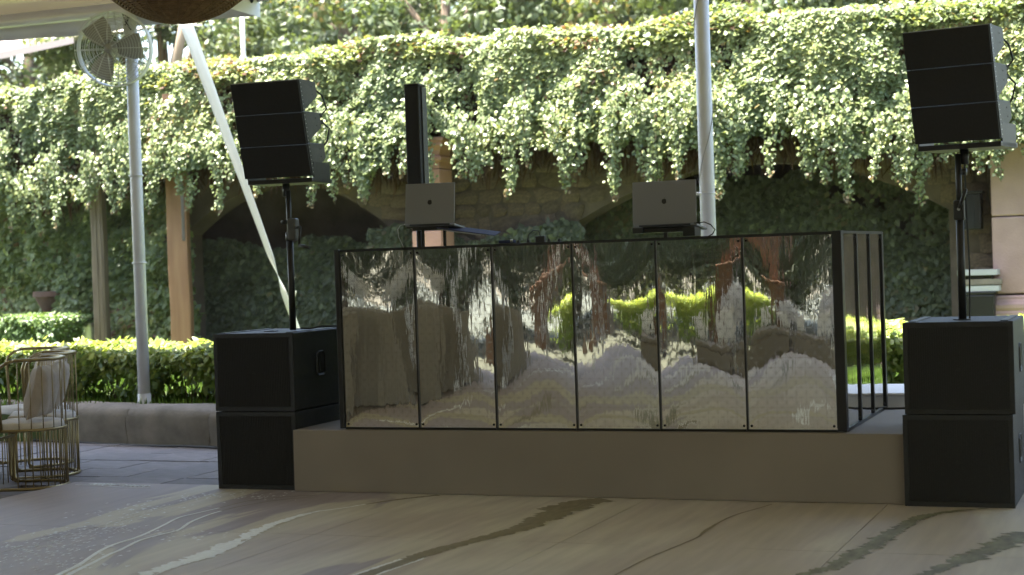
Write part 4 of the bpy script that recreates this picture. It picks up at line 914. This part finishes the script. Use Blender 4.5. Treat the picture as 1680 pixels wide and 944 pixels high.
# ------------------------------------------------------------------ loudspeakers
def subwoofer(loc, label):
    t = empty('subwoofer', loc, label=label, cat='subwoofer', group='subwoofers beside the stage')
    W_, D_, H_ = .575, .70, .494
    # cabinet with open front recess, handle recess in each side
    b = MB(); b.box(-W_ / 2, W_ / 2, .012, D_, 0, H_); b.build('cabinet', 'sub_black', t, bevel=.008)
    fr = MB()
    for bx in ((-W_ / 2, W_ / 2, .0, .0115, H_ - .026, H_), (-W_ / 2, W_ / 2, .0, .0115, 0, .026), (-W_ / 2, -W_ / 2 + .026, .0, .0115, .0262, H_ - .0262), (W_ / 2 - .026, W_ / 2, .0, .0115, .0262, H_ - .0262)): fr.box(*bx)
    fr.build('front_frame', 'sub_black', t)
    gm = MB().box(-W_ / 2 + .027, W_ / 2 - .027, .004, .0112, .027, H_ - .027).build('grille', 'grille_black', t)
    bars = MB()
    for i in range(42):
        x = -W_ / 2 + .035 + i * .0122; bars.box(x, x + .004, .0012, .0038, .03, H_ - .03)
    bars.build('grille_mesh', 'rail_black' if False else 'grille_black', gm)
    for sx in (-1, 1):
        h = MB(); x = sx * (W_ / 2 + .0015)
        yy0, yy1, z0, z1 = .30, .42, .20, .36
        pts = [(yy0, z0 + .02), (yy0 + .02, z0), (yy1 - .02, z0), (yy1, z0 + .02), (yy1, z1 - .02), (yy1 - .03, z1), (yy0 + .03, z1), (yy0, z1 - .02)]
        n_ = len(pts); cyc, czc = (yy0 + yy1) / 2, (z0 + z1) / 2; inn = [(cyc + (p[0] - cyc) * .78, czc + (p[1] - czc) * .84) for p in pts]
        vs_ = [(x, *p) for p in pts] + [(x + sx * .007, *(cyc + (p[0] - cyc) * .92, czc + (p[1] - czc) * .95)) for p in pts] + [(x + sx * .001, *p) for p in inn]
        fs = [(i, (i + 1) % n_, n_ + (i + 1) % n_, n_ + i) for i in range(n_)] + [(n_ + i, n_ + (i + 1) % n_, 2 * n_ + (i + 1) % n_, 2 * n_ + i) for i in range(n_)] + [tuple(range(2 * n_, 3 * n_))]
        hd = h.add(vs_, fs).build('handle', 'rail_black', t)
        MB().box(x - sx * .001 if sx > 0 else x - .006, x + .006 if sx > 0 else x + .001, cyc - .012, cyc + .012, z0 + .03, z1 - .03).build('grip', 'frame_black', hd, bevel=.003)
        MB().box(*sorted((sx * .22, sx * .26)), .04, D_ - .04, H_ + .0002, H_ + .0045).build('skid', 'rail_black', t)
    MB().lathe([(0, H_ + .001), (.045, H_ + .001), (.05, H_ + .004), (.05, H_ + .006), (.022, H_ + .006)], 20, (0, .24, 0)).build('pole_cup', 'rail_black', t)
    MB().box(-.012, .012, -.0005, .0012, H_ * .47, H_ * .5).build('badge', 'sub_black', t)
    return t
subwoofer((-5.438, 9.262, 0), 'lower black subwoofer of the left stack, on the dance floor'); subwoofer((-5.436, 9.258, .5), 'upper black subwoofer of the left stack, under the speaker pole')
subwoofer((-1.082, 9.165, 0), 'lower black subwoofer of the right stack, on the dance floor'); subwoofer((-1.068, 9.165, .4995), 'upper black subwoofer of the right stack, under the speaker pole')
t = empty('speaker_cable', (-5.2, 9.5, 1.0), label='black cable lying on top of the left upper subwoofer', cat='cable')
MB().tube([(-.02, .0, .012), (.04, .02, .008), (.1, .06, .02), (.22, .2, .012)], .006, 6).build('cord', 'cable', t)

def line_array(loc, yaw, label, pit):
    t = empty('line_array', loc, (0, 0, yaw), label=label, cat='loudspeaker', group='loudspeaker arrays on poles')
    W_, H_ = .47, .205
    z = .0; y = 0
    for k in range(3):                                     # from the bottom up; local origin under the lowest front edge
        c = empty('cabinet'); bpy.data.objects.remove(c)
        pr = [(.0, .004), (.0, H_ - .004), (.06, H_ - .004), (.27, H_ - .055), (.27, .055), (.06, .004)]
        cab = MB().prism(pr, 'x', -W_ / 2 + .012, W_ / 2 - .012).build('cabinet', 'cabinet_side', t, bevel=.004, loc=(0, y, z), rot=(pit[k], 0, 0))
        MB().box(-W_ / 2, W_ / 2, -.014, -.001, .0015, H_ - .0015).build('grille', 'grille_black', cab, bevel=.003)
        for sx in (-1, 1):
            rl = MB().box(*sorted((sx * (W_ / 2 - .0115), sx * (W_ / 2 + .004))), .0, .034, .002, H_ - .002).build('side_rail', 'rail_black', cab)
            for q in range(7): MB().cyl((sx * (W_ / 2 + .0041), .016, .02 + q * .027), (sx * (W_ / 2 + .0065), .016, .02 + q * .027), .004, .003, 6).build('rivet', 'steel', rl)
            for yy, zz in ((.2, .13), (.2, .08)): MB().cyl((sx * (W_ / 2 - .0118), yy, zz), (sx * (W_ / 2 - .0098), yy, zz), .005, .005, 8).build('bolt', 'frame_black', cab)
        MB().box(-.17, .17, .2705, .285, .06, .15).build('rear_panel', 'frame_black', cab, bevel=.003)
        if k == 1:
            for zz in (.08, .125): MB().cyl((W_ / 2 - .06, .285, zz), (W_ / 2 - .03, .33, zz), .016, .016, 10).build('connector', 'frame_black', cab, smooth=True)
            MB().tube([(W_ / 2 - .03, .33, .125), (W_ / 2 - .0, .36, .16), (W_ / 2 - .01, .34, .25), (W_ / 2 - .03, .29, .30)], .006, 6).build('link_cable', 'cable', cab)
            MB().tube([(W_ / 2 - .03, .33, .08), (W_ / 2 - .0, .36, .03), (W_ / 2 - .02, .34, -.05), (W_ / 2 - .05, .28, -.1)], .006, 6).build('link_cable', 'cable', cab)
        z += (H_ + .001) * math.cos(pit[k]); y -= (H_ + .001) * math.sin(pit[k])
    MB().box(-W_ / 2 + .012, W_ / 2 - .0, -.0, .30, -.040, -.012).build('base_frame', 'frame_black', t, bevel=.004)
    for sx in (-1, 1): MB().box(sx * (W_ / 2 - .004) - .004, sx * (W_ / 2 - .004) + .004, .03, .27, -.038, .09).build('bracket', 'rail_black', t)
    MB().cyl((0, .1, -.12), (0, .1, -.041), .024, .024, 14).build('pole_socket', 'pole_black', t, smooth=True)
    return t
line_array((-5.300, 9.43, 1.985), R(3), 'black three box loudspeaker array on the left speaker pole', (R(15.5), R(14.5), R(13.5)))
line_array((-1.055, 9.34, 1.965), R(-12), 'black three box loudspeaker array on the right speaker pole', (R(15), R(14), R(13)))
def speaker_pole(loc, h, label, crank):
    t = empty('speaker_pole', loc, label=label, cat='speaker pole', group='speaker poles on the subwoofers')
    MB().cyl((0, 0, 0), (0, 0, h * .68), .0215, .0215, 16).build('lower_tube', 'pole_black', t, smooth=True)
    MB().cyl((0, 0, h * .6), (0, 0, h), .0165, .0165, 16).build('upper_tube', 'pole_black', t, smooth=True)
    MB().lathe([(.0215, h * .64), (.027, h * .645), (.027, h * .70), (.017, h * .705)], 16).build('collar', 'pole_black', t, smooth=True)
    if crank:
        MB().box(-.005, .06, -.03, .03, h * .64, h * .80).build('winch_box', 'cabinet_side', t, bevel=.012)
        MB().cyl((-.045, -.02, h * .775), (-.015, -.02, h * .775), .012, .016, 10).build('lock_knob', 'rail_black', t, smooth=True)
        hd = MB().tube([(.055, -.02, h * .73), (.095, -.03, h * .735)], .008, 8).build('crank', 'pole_black', t, smooth=True)
        MB().tube([(.095, -.03, h * .74), (.085, -.035, h * .60)], .009, 8).build('crank_arm', 'pole_black', hd, smooth=True); MB().tube([(.085, -.035, h * .605), (.165, -.05, h * .585)], .011, 8).build('crank_grip', 'pole_black', hd, smooth=True)
    else:
        MB().cyl((.02, -.02, h * .89), (.045, -.025, h * .89), .017, .02, 12).build('lock_knob', 'frame_black', t, smooth=True)
        MB().box(-.03, .03, -.032, .03, h * .60, h * .72).build('clutch', 'pole_black', t, bevel=.008)
        lv = MB().tube([(.0, -.036, h * .665), (.022, -.05, h * .72), (.045, -.055, h * .785)], [.009, .011, .008], 8).build('lever', 'pole_black', t, smooth=True)
        MB().cyl((.0, -.034, h * .665), (0, -.046, h * .665), .008, .008, 10).build('pivot', 'steel', lv)
        MB().tube([(.035, .02, .0), (.042, .02, h * .3), (.036, .02, h * .6), (.03, .03, h * .95)], .005, 6).build('signal_cable', 'cable', t)
    return t
speaker_pole((-5.275, 9.50, 1.001), .90, 'black crank pole standing on the left subwoofers', True)
speaker_pole((-1.065, 9.41, 1.0), .90, 'black speaker pole with clamp lever on the right subwoofers', False)
t = empty('column_speaker', (-4.77, 10.4, SZ), label='tall narrow black column loudspeaker behind the left laptop', cat='loudspeaker')
MB().prism([(-.06, .0), (-.052, -.055), (.052, -.055), (.06, 0), (.052, .07), (-.052, .07)], 'z', 1.30, 2.225).build('column', 'grille_black', t, bevel=.008)
MB().prism([(-.062, .002), (-.053, -.057), (.053, -.057), (.062, .002), (.053, .072), (-.053, .072)], 'z', 2.226, 2.24).build('top_cap', 'rail_black', t, bevel=.004)
MB().box(.061, .065, -.02, .05, 1.31, 2.22).build('side_strip', 'cabinet_side', t)
MB().cyl((0, 0, .03), (0, 0, 1.30), .02, .02, 14).build('pole', 'pole_black', t, smooth=True); MB().box(-.17, .17, -.17, .17, .003, .03).build('foot_plate', 'frame_black', t, bevel=.005)
t = empty('stage_cable', (-1.55, 10.55, SZ + .006), label='black cable lying along the rear edge of the stage', cat='cable')
MB().tube([(-.25, .02, .01), (-.1, -.02, .008), (.0, .01, .008), (.15, .03, .008)], .008, 6).build('cord', 'cable', t)

# ------------------------------------------------------------------ chairs and tables at the left (and those the mirrors show)
def arcpts(r_, a0, a1, z, n_=17, sx=1.): return [(r_ * sx * math.cos(a), r_ * math.sin(a), z) for a in np.linspace(a0, a1, n_)]
def make_chair():
    """seat opens towards local -x, rounded wire back at +x"""
    t = empty('wire_chair', (0, 0, 0)); rr = .245; FX = -.22
    U = lambda z, r_=rr: [(FX, -r_, z)] + [(r_ * math.cos(a), r_ * math.sin(a), z) for a in np.linspace(-math.pi / 2, math.pi / 2, 17)] + [(FX, r_, z)]
    MB().tube(U(.012), .011, 8).build('base_ring', 'gold', t, smooth=True)
    MB().tube(U(.405), .010, 8).build('seat_ring', 'gold', t, smooth=True)
    for s in (-1, 1):
        y = s * rr; fr = [(FX + .03, y, .014), (FX + .0, y, .04), (FX, y, .33), (FX + .015, y, .375), (FX + .06, y, .402)]
        MB().tube(fr, .011, 8).build('front_leg', 'gold', t, smooth=True)
        MB().tube([(FX + .12, y, .40), (FX + .105, y, .78), (FX + .12, y, .83), (FX + .17, y, .862), (.0, y, .875)], .011, 8).build('arm_frame', 'gold', t, smooth=True)
    MB().tube([(FX + .02, -rr, .335), (FX + .02, rr, .335)], .009, 8).build('crossbar', 'gold', t, smooth=True)
    MB().tube([(.0, -rr, .875)] + [(rr * math.cos(a), rr * math.sin(a), .878) for a in np.linspace(-math.pi / 2 + .05, math.pi / 2 - .05, 15)] + [(0, rr, .875)], .012, 8).build('top_rail', 'gold', t, smooth=True)
    b = MB(); P2 = U(0)
    for i in range(18):
        u = i / 17; k = u * (len(P2) - 1); q = int(min(k, len(P2) - 2)); p = Vector(P2[q]).lerp(Vector(P2[q + 1]), k - q); b.tube([(p.x, p.y, .012), (p.x, p.y, .405)], .0045, 5)
    for yy in np.linspace(-rr, rr, 7)[1:-1]: b.tube([(FX + .02, yy, .335), (FX + .02, yy, .02)], .0045, 5)
    b.build('base_wires', 'gold', t, smooth=True)['kind'] = 'stuff'
    b = MB()
    for a in np.linspace(-math.pi / 2 + .1, math.pi / 2 - .1, 10): b.tube([(rr * math.cos(a), rr * math.sin(a), .405), (rr * math.cos(a), rr * math.sin(a), .878)], .0036, 5)
    b.build('back_wires', 'gold', t, smooth=True)['kind'] = 'stuff'
    out = [(FX - .01, -rr + .012)] + [((rr - .014) * math.cos(a), (rr - .014) * math.sin(a)) for a in np.linspace(-math.pi / 2, math.pi / 2, 13)] + [(FX - .01, rr - .012)]
    o = MB().prism(out, 'z', .395, .455).build('seat_cushion', 'seat_cloth', t, bevel=.02, segs=3); smooth_by_angle(o, 60)
    # back pillow: a plump square cushion
    vs_ = []; fs = []; n_ = 12
    for s in (1, -1):
        for i in range(n_ + 1):
            for j in range(n_ + 1):
                u, v = -1 + 2 * i / n_, -1 + 2 * j / n_; th = .075 * ((1 - u ** 4) * (1 - v ** 4)) ** .5; pin = 1 - .07 * (1 - abs(u)) * abs(v) - .0 
                wr = .008 * math.sin(u * 9 + v * 4) * (1 - u * u)
                vs_.append((s * th + wr, u * .19 * (1 - .06 * (1 - v * v)), v * .19 * (1 - .06 * (1 - u * u))))
                if i and j: c_ = (0 if s > 0 else (n_ + 1) ** 2) + i * (n_ + 1) + j; fs.append((c_ - n_ - 2, c_ - n_ - 1, c_, c_ - 1))
    o = MB().add(vs_, fs).build('back_pillow', 'cushion', t, smooth=True, loc=(.10, .0, .655), rot=(0, R(14), 0))
    return t
proto = make_chair()
def table(x, y, r_, h, label, m='pale_cloth', top='taupe_cloth'):
    t = empty('round_table', (x, y, -.035), label=label, cat='table', group='round tables under cloths')
    b = MB(); n_ = 72; vs_ = []; fs = []; rows = [(0, h), (.6, h), (.97, h), (1.0, h - .012), (1.01, h - .1), (1.02, h * .5), (1.04, .02)]
    for q, (rr, z) in enumerate(rows):
        for i in range(n_):
            a = 2 * math.pi * i / n_; f = max(0, q - 3) / 3; vs_.append((r_ * rr * (1 + .035 * f * math.sin(14 * a + q)) * math.cos(a), r_ * rr * (1 + .035 * f * math.sin(14 * a + q)) * math.sin(a), z))
    for q in range(1, len(rows) - 1): fs += [(q * n_ + i, q * n_ + (i + 1) % n_, (q + 1) * n_ + (i + 1) % n_, (q + 1) * n_ + i) for i in range(n_)]
    fs.append(tuple(n_ + i for i in range(n_))); vs_ = vs_
    MB().add(vs_, fs).build('tablecloth', m, t, smooth=True); MB().cyl((0, 0, h + .001), (0, 0, h + .008), r_ * .985, r_ * .985, 48).build('top_runner', top, t)
    MB().cyl((0, 0, .0), (0, 0, h - .02), .05, .05, 12).build('pedestal', 'frame_black', t)
    return t
table(-8.52, 9.50, .62, .78, 'pale cloth covered table cut off by the left edge of the photo')
chairs = [(-7.29, 9.40, R(16), 'gold wire chair nearest the dance floor corner, with beige pillow'), (-7.62, 9.98, R(34), 'gold wire chair half hidden behind the nearest gold chair'), (-8.10, 10.55, R(66), 'gold wire chair farthest back, cut by the left edge of the photo')]
for k, (x, y, a, lb) in enumerate(chairs):
    o = proto if k == 0 else copy_tree(proto); o.location = (x, y, -.035); o.rotation_euler = (0, 0, a); tag(o, lb, 'chair', 'gold wire chairs at the tables')
# reflected party furniture on the side of the dance floor the mirrors look at
spots = [(-7.9, 5.5, 'taupe covered table reflected at the far left of the mirrors'), (-7.95, 3.3, 'taupe covered table reflected in the second panel from the left'), (-8.0, 1.1, 'taupe covered table reflected in the third panel from the left')]
for k, (x, y, lb) in enumerate(spots):
    table(x, y, .88, .98, lb, 'taupe_cloth', 'taupe_cloth')
    fb = empty('flower_vase', (x, y, .956), label=('white flowers on the reflected table at far left', 'white flowers on the reflected table in the second panel', 'white flowers on the reflected table in the third panel')[k], cat='flowers')
    MB().lathe([(0, 0), (.06, 0), (.08, .1), (.05, .2), (.06, .24)], 16).build('vase', 'white_metal', fb, smooth=True)
    n = 500; q = norm(rng.normal(0, 1, (n, 3))) * rng.uniform(.05, .24, (n, 1)) * [1.2, 1.2, .8] + [0, 0, .38]
    leaves('blooms', q, rng.normal(0, 1, (n, 3)) + [0, 0, .5], rng.normal(0, 1, (n, 3)), rng.uniform(.05, .09, n), .03, rng.random(n), 'white_flower', fb)['kind'] = 'stuff'
    for j in range(3):
        a = R(140 + 40 * j); o = copy_tree(proto); o.location = (x + 1.12 * math.cos(a), y + 1.12 * math.sin(a), -.035); o.rotation_euler = (0, 0, a)
        tag(o, ('gold chair at the far left reflected table', 'gold chair at the reflected table of the second panel', 'gold chair at the reflected table of the third panel')[k] + (', on the stage side', ', facing the dance floor', ', nearest the camera side')[j], 'chair', 'gold wire chairs at the tables')
for k, (x, w_) in enumerate(((-4.9, 1.3), (-3.4, 1.4))):
    t = empty('lounge_sofa', (x, -1.05, -.04), label=('low olive lounge seat reflected across the fifth mirrored panel', 'low olive lounge seat reflected across the rightmost mirrored panel')[k], cat='sofa', group='low lounge seats behind the camera')
    MB().box(-w_ / 2, w_ / 2, -.4, .4, .02, .30).build('base', 'taupe_cloth', t, bevel=.03, segs=3); MB().box(-w_ / 2 + .02, w_ / 2 - .02, -.38, .39, .302, .40).build('seat_pad', 'taupe_cloth', t, bevel=.04, segs=3)
    for q in (-.3, .3):
        o = bpy.data.objects.new('cushion', proto.children[[base_name(c) for c in proto.children].index('back_pillow')].data.copy()); o.data.materials.clear(); o.data.materials.append(M['white_flower']); col.objects.link(o); o.parent = t; o.location = (q * w_, -.28, .58); o.rotation_euler = (R(-12), 0, R(90))
hedge('hedge', -7.3, -5.7, -4.0, -3.0, -.05, .92, 9000, 'short yellow green hedge that shows in the right mirrored panels', 23)
hedge('shrub_border', -19, 3, -7.6, -6.2, -.08, 3.4, 34000, 'tall dark shrub border at the back of the mirrored view', 43, m='shade_leaf', size=(.12, .24))
for k, (x, y) in enumerate(((-4.35, -1.75), (-2.9, -1.8))):
    fb = empty('flower_stand', (x, y, -.04), label=('white flower stand behind the left lounge seat, seen in the mirrors', 'white flower stand behind the right lounge seat, seen in the mirrors')[k], cat='flowers')
    MB().lathe([(.0, 0), (.14, 0), (.14, .02), (.03, .04), (.03, .5), (.1, .6), (.0, .58)], 16).build('stand', 'white_metal', fb, smooth=True)
    n = 700; q = norm(rng.normal(0, 1, (n, 3))) * rng.uniform(.1, .34, (n, 1)) * [1.3, 1.3, .8] + [0, 0, .78]
    leaves('blooms', q, rng.normal(0, 1, (n, 3)) + [0, 0, .5], rng.normal(0, 1, (n, 3)), rng.uniform(.07, .13, n), .045, rng.random(n), 'white_flower', fb)['kind'] = 'stuff'
for k, (x, y) in enumerate(((-11.3, 1.7), (-11.2, 4.7), (-11.3, 7.6))):
    table(x, y, .85, .95, ('tall taupe table behind the middle tables in the mirrors', 'tall taupe table at the back left of the mirrored view', 'tall taupe table nearest the kerb, beyond the left edge')[k], 'taupe_cloth', 'taupe_cloth')
for k, (x, y) in enumerate(((-5.25, -4.3), (-8.3, -4.8))):
    t = empty('brick_pier', (x, y, -.06), label=('orange brick pier showing in the right mirrored panels', 'orange brick pier showing in the middle mirrored panels')[k], cat='pier', group='brick piers behind the camera')
    for c in range(17):
        for q in range(4):
            o_ = .0 if c % 2 else .08
            MB().box(-.34 + q * .17 + .004, -.34 + (q + 1) * .17 - .004, .32, .36, c * .085 + .004, c * .085 + .08).build('brick', 'brick', t)
    MB().box(-.34, .34, -.33, .325, 0, 1.44).build('core', 'mortar', t); MB().box(-.4, .4, -.4, .4, 1.445, 1.53).build('cap_stone', 'brick', t, bevel=.01)
    MB().box(-.16, .16, -.16, .16, 1.532, 3.6).build('upper_shaft', 'brick', t)
for k, (x, y, lb) in enumerate(((-7.1, 6.2, 'white tent pole reflected in the leftmost mirrored panel'), (-7.1, 2.0, 'white tent pole reflected in the third mirrored panel'), (-7.0, -1.1, 'white tent pole reflected in the fourth mirrored panel'), (-2.6, -1.1, 'white tent pole reflected at the far right'))): tent_pole(x, y, -.035, 3.7, lb, .05)
# added to imitate lens veil: faint haze round the whole garden
hz = MB().box(-92, 92, -92, 122, -1.1, 12.5).build('veil_haze', 'paper'); tag(hz, kind='stuff')
hm = bpy.data.materials.new('veil_medium'); hm.use_nodes = True; hn = hm.node_tree.nodes; hn.clear()
ho = hn.new('ShaderNodeOutputMaterial'); hv = hn.new('ShaderNodeVolumePrincipled'); hv.inputs['Color'].default_value = (.93, .95, .92, 1); hv.inputs['Density'].default_value = .0004; hv.inputs['Anisotropy'].default_value = .2
hm.node_tree.links.new(hv.outputs[0], ho.inputs['Volume']); hz.data.materials.clear(); hz.data.materials.append(hm)
print('objects', len(bpy.data.objects), 'tris', sum(len(m.polygons) for m in bpy.data.meshes))
